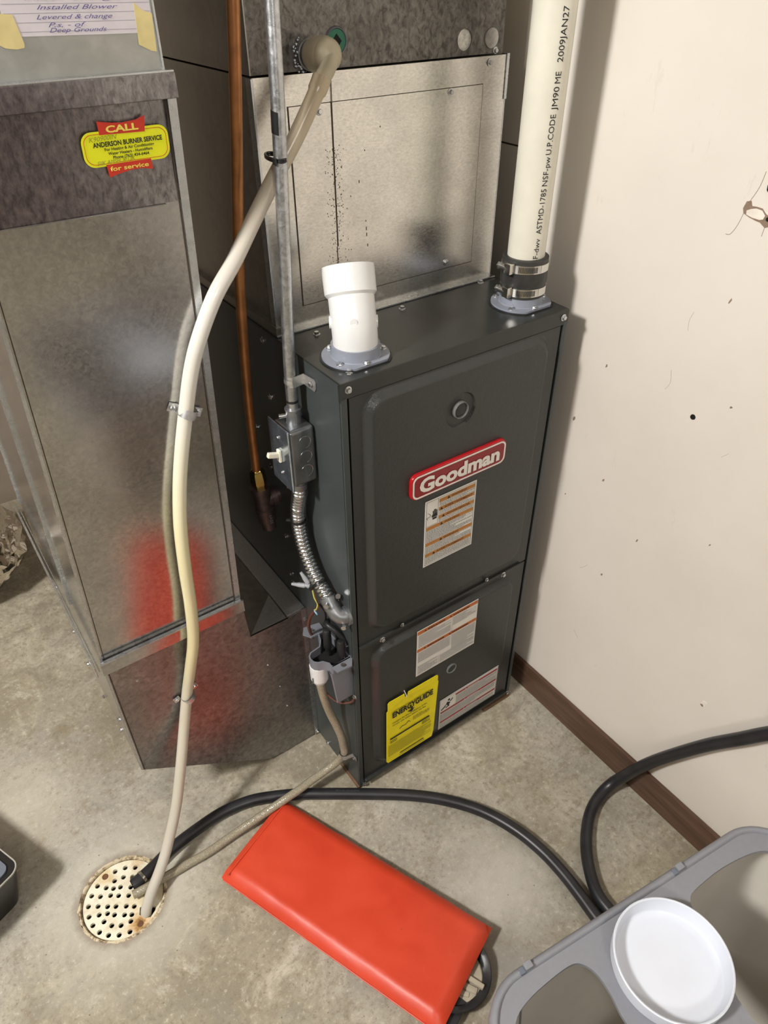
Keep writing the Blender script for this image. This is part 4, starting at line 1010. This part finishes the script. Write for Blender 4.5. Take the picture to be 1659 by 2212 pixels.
A.append(V((-.0022, .0190, hc.z + .002))); B.append(V((-.0022, .0190, hc.z + .014))); A.append(V((-.0022, .0040, hc.z + .004))); B.append(V((-.0022, .0040, hc.z + .014)))
mb.quadstrip(A, B); mb.quadstrip([p + V((-.0012, -.0006, 0)) for p in A], [p + V((-.0012, -.0006, 0)) for p in B]); mb.build('hose_strap', 'strapz', DH)
screw(DH, (-.0035, .0105, .109), -X, .8)

# ================================================================ milky condensate tube
CT = thing('condensate_tube', (-.2, .15, .7), 'long milky vinyl tube hanging from plenum fitting down to drain', 'tube')
MB().lathe((.100, .204, 1.3800), (.098, .178, 1.3815), [(0, .0190), (.35, .0190), (.4, .0175), (1, .0175)], 28).build('threaded_collar', 'cast', CT)
mb = MB(); mb.lathe((.098, .182, 1.3815), (.0965, .152, 1.3840), [(0, .0200), (.2, .0212), (.8, .0212), (1, .0190)], 30)
bmesh.ops.create_uvsphere(mb.b, u_segments=22, v_segments=14, radius=.0200, matrix=Matrix.Translation((.0975, .155, 1.3835)))
mb.build('elbow_fitting', 'trap_nylon', CT)
MB().sweep(cr([(.1015, .150, 1.3850), (.0960, .143, 1.3800), (.0890, .140, 1.3700), (.0790, .139, 1.3600), (.0740, .1385, 1.3550)], 5), .0105, 18).build('barb', 'trap_nylon', CT)
tp = [(0.0800, 0.139, 1.3615), (0.0745, .138, 1.353), (0.0597, 0.135, 1.3345), (0.0311, 0.135, 1.2955), (-.0039, 0.135, 1.2534), (-0.0420, 0.125, 1.2136), (-0.0805, 0.115, 1.1715), (-0.1190, 0.105, 1.1352), (-0.1486, 0.1072, 1.0845), (-0.1655, 0.1133, 1.04), (-0.1811, 0.1202, 0.9811), (-0.1987, 0.1268, 0.9104), (-0.2124, 0.1302, 0.8473), (-0.2233, 0.1324, 0.7787), (-0.2301, 0.1377, 0.6901), (-0.2338, 0.1452, 0.6001), (-0.2419, 0.152, 0.5141), (-0.2575, 0.160, 0.4406), (-0.275, 0.167, 0.3675), (-0.3014, 0.157, 0.2848), (-0.3308, 0.134, 0.2159), (-0.3634, 0.112, 0.1406), (-0.3986, 0.090, 0.083), (-.430, .066, .052), (-.466, .043, .024), (-.486, .030, .002), (-.492, .026, -.012)]
pp = cr(tp, 6); MB().sweep(pp, [.0122 if i < 9 else .0106 for i in range(len(pp))], 20).build('tube_body', 'vinyl', CT)


def two_hole(c, dirv, r, name, ry=RY0, tl=0):
    """two-hole strap over the tube, flat on the duct face (y = RY0)"""
    c = V(c); u = V(dirv).normalized(); n = V((0, -1, 0)); a_ = n.cross(u).normalized(); mb = MB(); prof = []
    hw = .0065
    prof.append(V((-.026, 0))); prof.append(V((-.0135, .0)))
    for k in range(11):
        a = math.radians(180 - k * 18); prof.append(V((r * math.cos(a), (ry - c.y) + r * math.sin(a))))
    prof += [V((.0135, .0)), V((.026, 0))]
    A = [V((c.x, ry - .002, c.z)) + u * p[0] + n * p[1] - a_ * hw for p in prof]; B = [q + a_ * 2 * hw for q in A]
    mb.quadstrip(A, B); mb.quadstrip([q + n * .0012 for q in A], [q + n * .0012 for q in B])
    o = mb.build(name, 'strapz', CT, ang=50)
    for s_ in (-1, 1): screw(CT, V((c.x, ry - .0035, c.z)) + u * s_ * .0205, n, .8)
    return o


two_hole((-.1795, .1215, .976), (1, 0, -.55), .0122, 'tube_strap', ly(.976) - .0005)
two_hole((-.2745, .167, .362), (1, 0, .35), .0118, 'tube_strap')

# ================================================================ floor drain
FD = thing('floor_drain', (DC[0], DC[1], 0), 'round white enamel floor drain grate with rust stains', 'drain')
holes = [(-0.4942, 0.1362), (-0.4769, 0.1247), (-0.4641, 0.109), (-0.5139, 0.1408), (-0.5036, 0.1197), (-0.4883, 0.1093), (-0.5211, 0.1228), (-0.5529, 0.1326), (-0.5395, 0.119), (-0.5278, 0.1093), (-0.5153, 0.1038), (-0.4982, 0.0917), (-0.5686, 0.1203), (-0.5545, 0.1088), (-0.5371, 0.0993), (-0.524, 0.0896), (-0.5074, 0.0781), (-0.5802, 0.1034), (-0.5644, 0.0929), (-0.549, 0.0815), (-0.5353, 0.0723), (-0.5184, 0.0609), (-0.5055, 0.0514), (-0.5853, 0.0833), (-0.5678, 0.0756), (-0.5535, 0.0687), (-0.5430, 0.0583), (-0.5268, 0.0468), (-0.5148, 0.039), (-0.584, 0.0633), (-0.564, 0.0576), (-0.5539, 0.0418), (-0.539, 0.0316), (-0.5208, 0.0281), (-0.5774, 0.0435), (-0.5648, 0.0281), (-0.5479, 0.0167), (-0.5288, 0.0104), (-0.4586, 0.0763)]
hl = [[(a, b, -.012) for a, b in circ(x, y, .0049, 14)] for x, y in holes]
hl.append([(-.503, .030, -.012), (-.497, .043, -.012), (-.486, .040, -.012), (-.470, .026, -.012), (-.474, .020, -.012), (-.486, .013, -.012), (-.496, .017, -.012)])
mb = MB(); mb.prism([(a, b, -.012) for a, b in circ(*DC, .0775, 56)], (0, 0, .0065), hl); mb.build('grate', 'enamel', FD, ang=30)
mb = MB(); r1 = random.Random(2); N = 64; pr = [(.0785, -.014), (.0785, -.0055), (.0792, -.0010), (.0808, .0008), (.0832, .0008), (.0850, .0)]
rings = [[mb.b.verts.new((DC[0] + (r + r1.uniform(-.0006, .0006) * (k > 3) * 4) * math.cos(2 * PI * i / N), DC[1] + (r + r1.uniform(-.0004, .0004) * (k > 2) * 3) * math.sin(2 * PI * i / N), z)) for i in range(N)] for k, (r, z) in enumerate(pr)]
for A, B in zip(rings, rings[1:]):
    for i in range(N): mb.b.faces.new((A[i], A[(i + 1) % N], B[(i + 1) % N], B[i]))
mb.build('rim', 'rim', FD)
MB().lathe((-.534, .142, -.0056), (-.534, .142, -.0040), [(0, .0062), (.7, .0060), (1, .0045)], 18).build('screw', 'rust', FD)
MB().lathe((-.507, .012, -.0056), (-.507, .012, -.0044), [(0, .0060), (.7, .0056), (1, .0040)], 11).build('screw', 'rust', FD)

# ================================================================ black hose
BH = thing('black_hose', (.1, -.1, 0), 'thick black rubber hose looping over the floor and up the wall', 'hose')
hp = cr([(-.493, .083, .0135), (-.481, .084, .0135), (-.448, .092, .0138), (-.402, .107, .0130), (-.346, .116, .0128), (-.28, .120, .0128), (-.218, .109, .0128), (-.163, .084, .0128), (-.112, .054, .0128), (-.076, .029, .0128), (-.009, -.019, .0128), (.073, -.081, .0128), (.133, -.138, .0128), (.182, -.204, .0128), (.212, -.274, .0128), (.226, -.341, .0128), (.228, -.399, .0128), (.224, -.450, .0128), (.218, -.500, .0128), (.214, -.56, .0128), (.220, -.62, .0128), (.234, -.64, .014), (.247, -.62, .0140), (.249, -.56, .0150), (.249, -.500, .0140), (.2535, -.470, .0130), (.267, -.442, .0128), (.294, -.405, .0128), (.330, -.371, .0128), (.372, -.344, .0128), (.415, -.330, .0150), (.448, -.330, .0300), (.466, -.342, .060), (.476, -.362, .110), (.484, -.395, .180), (.486, -.459, .301), (.486, -.509, .383), (.486, -.542, .437), (.486, -.60, .52), (.486, -.70, .60), (.486, -.85, .62)], 6)
MB().sweep(hp, .0125, 18).build('hose_body', 'hose', BH)
MB().lathe((-.474, .0853, .0135), (-.469, .0868, .0135), [(0, .0128), (0, .0140), (1, .0140), (1, .0128)], 20).build('hose_band', 'stainless', BH)
MB().lathe((-.4945, .083, .0135), (-.4910, .0833, .0135), [(0, .0100), (1, .0095)], 16).build('hose_mouth', 'dark', BH)
text('BULRAM', 'lettering', 'hosetext', BH, (-.055, .012, .0254), V((.80, -.60, 0)), V((.60, .80, 0)), .050, .0045, .0003, 0)

# ================================================================ orange pad and the knee cup under it
c0 = V((-.157, .067)); uL = V((.184, -.452)).normalized(); uS = V((-.926, -.377)).normalized()
PLn, PWd, PT = .505, .199, .030
OP = thing('orange_pad', (-.156, -.19, 0), 'long bright orange vinyl kneeling pad lying on the floor', 'pad')


def pad_pt(a, b, z):
    q = c0 + uL * a + uS * b; return V((q.x, q.y, z + .020 * max(0, a - .02) / PLn))


mb = MB(); NX, NY = 36, 14
top = []; bot = []
for i in range(NX + 1):
    ra = []; rb = []
    for j in range(NY + 1):
        s1, s2 = i / NX, j / NY
        e1 = min(s1, 1 - s1) * PLn; e2 = min(s2, 1 - s2) * PWd
        rd = lambda e: math.sqrt(max(0, 1 - (1 - min(1, e / .013)) ** 2))
        k = min(rd(e1) if s1 > .5 else min(1, .45 + e1 / .012), rd(e2)); zz = PT * (.46 + .54 * k) + .0018 * noise.noise(V((s1 * 9, s2 * 5, 1))) * k
        zz -= .002 * (1 if s1 < .032 else 0)
        ed = .0012 * noise.noise(V((s1 * 14, s2 * 14, 3)))
        inl = .003 * (1 - k)
        aa = s1 * PLn; bb = s2 * PWd
        ra.append(mb.b.verts.new(pad_pt(aa + ed, bb + ed, .0015 + zz)))
        rb.append(mb.b.verts.new(pad_pt(aa + (inl if s1 < .5 else -inl), bb + (inl if s2 < .5 else -inl), .0015 + (0 if k > .99 else PT * .30 * (1 - k)))))
    top.append(ra); bot.append(rb)
for i in range(NX):
    for j in range(NY):
        mb.b.faces.new((top[i][j], top[i + 1][j], top[i + 1][j + 1], top[i][j + 1])); mb.b.faces.new((bot[i][j], bot[i][j + 1], bot[i + 1][j + 1], bot[i + 1][j]))
for i in range(NX):
    mb.b.faces.new((top[i][0], bot[i][0], bot[i + 1][0], top[i + 1][0])); mb.b.faces.new((top[i][NY], top[i + 1][NY], bot[i + 1][NY], bot[i][NY]))
for j in range(NY):
    mb.b.faces.new((top[0][j], top[0][j + 1], bot[0][j + 1], bot[0][j])); mb.b.faces.new((top[NX][j], bot[NX][j], bot[NX][j + 1], top[NX][j + 1]))
mb.build('cushion', 'orange', OP, ang=55)
# sealed seam along the far left short end and long lower edge
MB().sweep(cr([pad_pt(.014, b, .0015 + PT * .96) for b in (.006, .05, .10, .15, .193)], 5), .0016, 8).build('seam', 'orange', OP)
MB().sweep(cr([pad_pt(a, PWd + .0005, .012) for a in (.004, .12, .25, .38, .50)], 5), .0014, 8).build('seam', 'orange', OP)

KC = thing('knee_cup', (-.05, -.43, 0), 'black rubber knee cup with worn grey foam under the orange pad end', 'knee pad')
kc = V((-.068, -.418, 0)); mb = MB(); N = 40
prof = [(.0, .0015), (.045, .0015), (.058, .006), (.064, .016), (.067, .025), (.0650, .0285), (.0560, .0265), (.0505, .0215), (.048, .012), (.0, .010)]
rings = []
for (r, z) in prof:
    rings.append([mb.b.verts.new((kc.x + r * 1.0 * math.cos(2 * PI * k / N), kc.y + r * .92 * math.sin(2 * PI * k / N), z * (1 + .25 * math.sin(4 * PI * k / N + .6) * (r > .055)))) for k in range(N)])
for A, B in zip(rings, rings[1:]):
    for i in range(N): mb.b.faces.new((A[i], A[(i + 1) % N], B[(i + 1) % N], B[i]))
mb.b.faces.new(rings[-1]); mb.b.faces.new(rings[0][::-1]); mb.build('rubber_shell', 'hose', KC)
mb = MB(); mb.lathe((kc.x, kc.y, .010), (kc.x, kc.y, .0205), [(0, .0495), (.8, .0490), (1, .0465)], 30); mb.build('foam_liner', 'foam', KC)
for (a, b, c2, ang) in (((-.032, .004, .0190), (.030, .013, .0290), 0, -66), ((-.024, -.010, .0190), (.022, .001, .0240), 0, -60), ((-.016, -.021, .0190), (.008, -.012, .0225), 0, -50)):
    MB().box(a, b, .002, Matrix.Translation((-.062, -.440, 0)) @ Matrix.Rotation(math.radians(ang), 4, 'Z')).build('foam_piece', 'foam', KC)
MB().box((-.024, -.013, .014), (.026, .013, .0225), .003, Matrix.Translation((-.108, -.462, 0)) @ Matrix.Rotation(math.radians(20), 4, 'Z')).build('rubber_tab', 'hose', KC)

# ================================================================ grey bin with lid dish
BO = V((-.040, -.571, 0)); bu = V((.992, -.127, 0)).normalized(); bv = V((-.127, -.992, 0)).normalized()
def bpnt(a, b, z): return BO + bu * a + bv * b + Z * z
ZR = .450
BN = thing('grey_bin', tuple(bpnt(.105, .19, 0)), 'grey plastic bin with two cut-out openings in its frame', 'bin')
u0, u1, v0, v1 = -.150, .385, .0, .385
rimo = rrect(u0, u1, v0, v1, .072, 10)
hole1 = [(p.x, p.y) for p in cr([(-.128, .12, 0), (-.128, .075, 0), (-.112, .045, 0), (-.085, .033, 0), (-.045, .0275, 0), (-.010, .0265, 0), (.004, .034, 0), (.012, .050, 0), (.0125, .075, 0), (.008, .11, 0), (.020, .16, 0), (.022, .24, 0), (.020, .32, 0), (.0, .350, 0), (-.06, .358, 0), (-.108, .350, 0), (-.128, .31, 0), (-.128, .2, 0)], 4)]
hole2 = [(p.x, p.y) for p in cr([(.362, .12, 0), (.362, .2, 0), (.362, .31, 0), (.345, .350, 0), (.28, .358, 0), (.20, .350, 0), (.170, .32, 0), (.150, .24, 0), (.149, .155, 0), (.170, .118, 0), (.181, .080, 0), (.181, .055, 0), (.187, .041, 0), (.203, .034, 0), (.262, .030, 0), (.320, .036, 0), (.345, .050, 0), (.360, .080, 0)], 4)]
mb = MB(); mb.prism([bpnt(a, b, ZR - .006) for a, b in rimo], (0, 0, .006), [[bpnt(a, b, ZR - .006) for a, b in hole1], [bpnt(a, b, ZR - .006) for a, b in hole2]])
mb.build('frame_top', 'bin_grey', BN, ang=30)
mb = MB()   # raised bead and skirt around the outside
prof = [(.000, -.030), (-.0035, -.030), (-.0035, -.002), (-.001, .003), (.003, .0055), (.0065, .004), (.008, .0)]
rings = []
for ins, dz in prof: rings.append([mb.b.verts.new(bpnt(a, b, ZR + dz)) for a, b in rrect(u0 + ins, u1 - ins, v0 + ins, v1 - ins, .072 - ins, 10)])
n = len(rings[0])
for A, B in zip(rings, rings[1:]):
    for i in range(n): mb.b.faces.new((A[i], A[(i + 1) % n], B[(i + 1) % n], B[i]))
mb.build('frame_lip', 'bin_grey', BN, ang=60)
for a in (-.062, .205):
    mb = MB(); mb.box((-.006, -.004, 0), (.006, .006, .010), .002, Matrix.Translation(bpnt(a, .003, ZR)) @ Matrix.Rotation(math.atan2(bu.y, bu.x), 4, 'Z'))
    mb.build('lip_catch', 'bin_grey', BN)
    mb = MB(); mb.box((-.014, -.0045, -.002), (-.006, .004, .0062), .001, Matrix.Translation(bpnt(a, .003, ZR)) @ Matrix.Rotation(math.atan2(bu.y, bu.x), 4, 'Z')); mb.build('catch_slot', 'case_panel', BN)
for nm, mt, i0, i1, z0_, z1_, capb in (('body', 'bin_in', .010, .050, ZR - .008, .004, True),):
    mb = MB(); A = [mb.b.verts.new(bpnt(a, b, z0_)) for a, b in rrect(u0 + i0, u1 - i0, v0 + i0, v1 - i0, .060, 10)]; B = [mb.b.verts.new(bpnt(a, b, z1_)) for a, b in rrect(u0 + i1, u1 - i1, v0 + i1, v1 - i1, .045, 10)]
    n = len(A)
    for i in range(n): mb.b.faces.new((A[i], A[(i + 1) % n], B[(i + 1) % n], B[i]))
    mb.b.faces.new(B); mb.build(nm, mt, BN)
MB().sweep([bpnt(-.075, .012, ZR - .01), bpnt(-.060, .052, .01)], .0012, 6).build('moulding_line', 'bin_grey', BN)
MB().box((.060, .20, .006), (.15, .28, .06), .02, Matrix.Translation(BO) @ Matrix.Rotation(math.atan2(bu.y, bu.x) , 4, 'Z') @ Matrix.Scale(-1, 4, Y)).build('inner_step', 'bin_in', BN)

lc = (.0480, -.6695)
LD = tag(MB().lathe((*lc, ZR + .0005), (*lc, ZR + .0265), [(0, .0001), (0, .0715), (.10, .0735), (.85, .0745), (.97, .0742), (1, .0728), (.97, .0714), (.85, .0708), (.22, .0675), (.10, .0640), (.07, .0580), (.07, .0001)], 72, False).build('round_lid', 'lid_white'), 'round white plastic lid dish resting on the grey bin frame', 'lid')

# ================================================================ case at the left edge
cc = V((-.666, .187, 0)); e1 = V((-.35, .94, 0)).normalized(); e2 = V((-.773, -.634, 0)).normalized()
e1 = V((-.40, .917, 0)).normalized(); e2 = V((-.917, -.40, 0)).normalized()
TCS = thing('tool_case', tuple(cc + e1 * .1 + e2 * .15), 'black tool case with grey blue top panel at the left picture edge', 'case')


def cpt(a, b, z): return cc + e1 * (a - .010) + e2 * (b - .010) + Z * z


def case_ring(mb, ins, z, r): return [mb.b.verts.new(cpt(a, b, z)) for a, b in rrect(ins, .24 - ins, ins, .34 - ins, r, 6)]


mb = MB(); rg = [case_ring(mb, .022, .001, .02), case_ring(mb, .010, .06, .022), case_ring(mb, .0, .114, .022)]
for A, B in zip(rg, rg[1:]):
    for i in range(len(A)): mb.b.faces.new((A[i], A[(i + 1) % len(A)], B[(i + 1) % len(A)], B[i]))
mb.b.faces.new(rg[0][::-1]); mb.b.faces.new(rg[-1]); mb.build('case_body', 'blackp', TCS)
mb = MB(); a1 = [cpt(a, b, .1145) for a, b in rrect(-.001, .241, -.001, .341, .023, 6)]; a2 = [cpt(a, b, .1145) for a, b in rrect(.0012, .2388, .0012, .3388, .021, 6)]
mb.prism(a1, (0, 0, .0035), [a2]); mb.build('case_rim', 'case_rim', TCS)
MB().prism([cpt(a, b, .1142) for a, b in rrect(.014, .226, .014, .326, .015, 6)], (0, 0, .004), [[cpt(a, b, .1142) for a, b in rrect(.030, .21, .030, .31, .008, 6)]]).build('top_panel', 'case_panel', TCS)

# ================================================================ foil wrapped duct end behind
mb = MB(); bmesh.ops.create_icosphere(mb.b, subdivisions=5, radius=1)
for v in mb.b.verts:
    p = v.co.copy(); k = .9 + .09 * noise.noise(p * 2.2) + .09 * abs(noise.noise(p * 5 + V((3, 0, 0)))) + .05 * abs(noise.noise(V((p.x * 6, p.y * 6, p.z * 18))))
    v.co = V((p.x * .185 * k, p.y * .20 * k, p.z * .145 * k)) + V((-.575, 1.22, .135))
    if v.co.z < .003: v.co.z = .003
    if v.co.z > .2 and v.co.x > -.6: v.co.z += .05 * max(0, 1 - ((v.co.x + .46) ** 2 + (v.co.y - 1.2) ** 2) / .006)
tag(mb.build('foil_bundle', 'foil', None, ang=32), 'crumpled silver foil wrapped bundle on the floor behind the duct', 'bundle')

# ceiling holders for the main bulb and for the added, unseen fill light
for nm, loc, lb in (('bulb_lamp', (-1.95, -.22, 2.60), 'bare bulb in a porcelain holder on the ceiling'), ('bulb_lamp', (-.9, -2.3, 2.60), 'unseen bulb holder added on the ceiling above the fill light')):
    o = thing(nm, loc, lb, 'lamp'); MB().lathe((loc[0], loc[1], 2.60), (loc[0], loc[1], 2.565), [(0, .055), (.4, .05), (1, .025)], 24).build('holder', 'paper', o)
for o in list(bpy.data.objects):
    if o.type == 'MESH' and o.name.startswith('unused'): bpy.data.objects.remove(o)
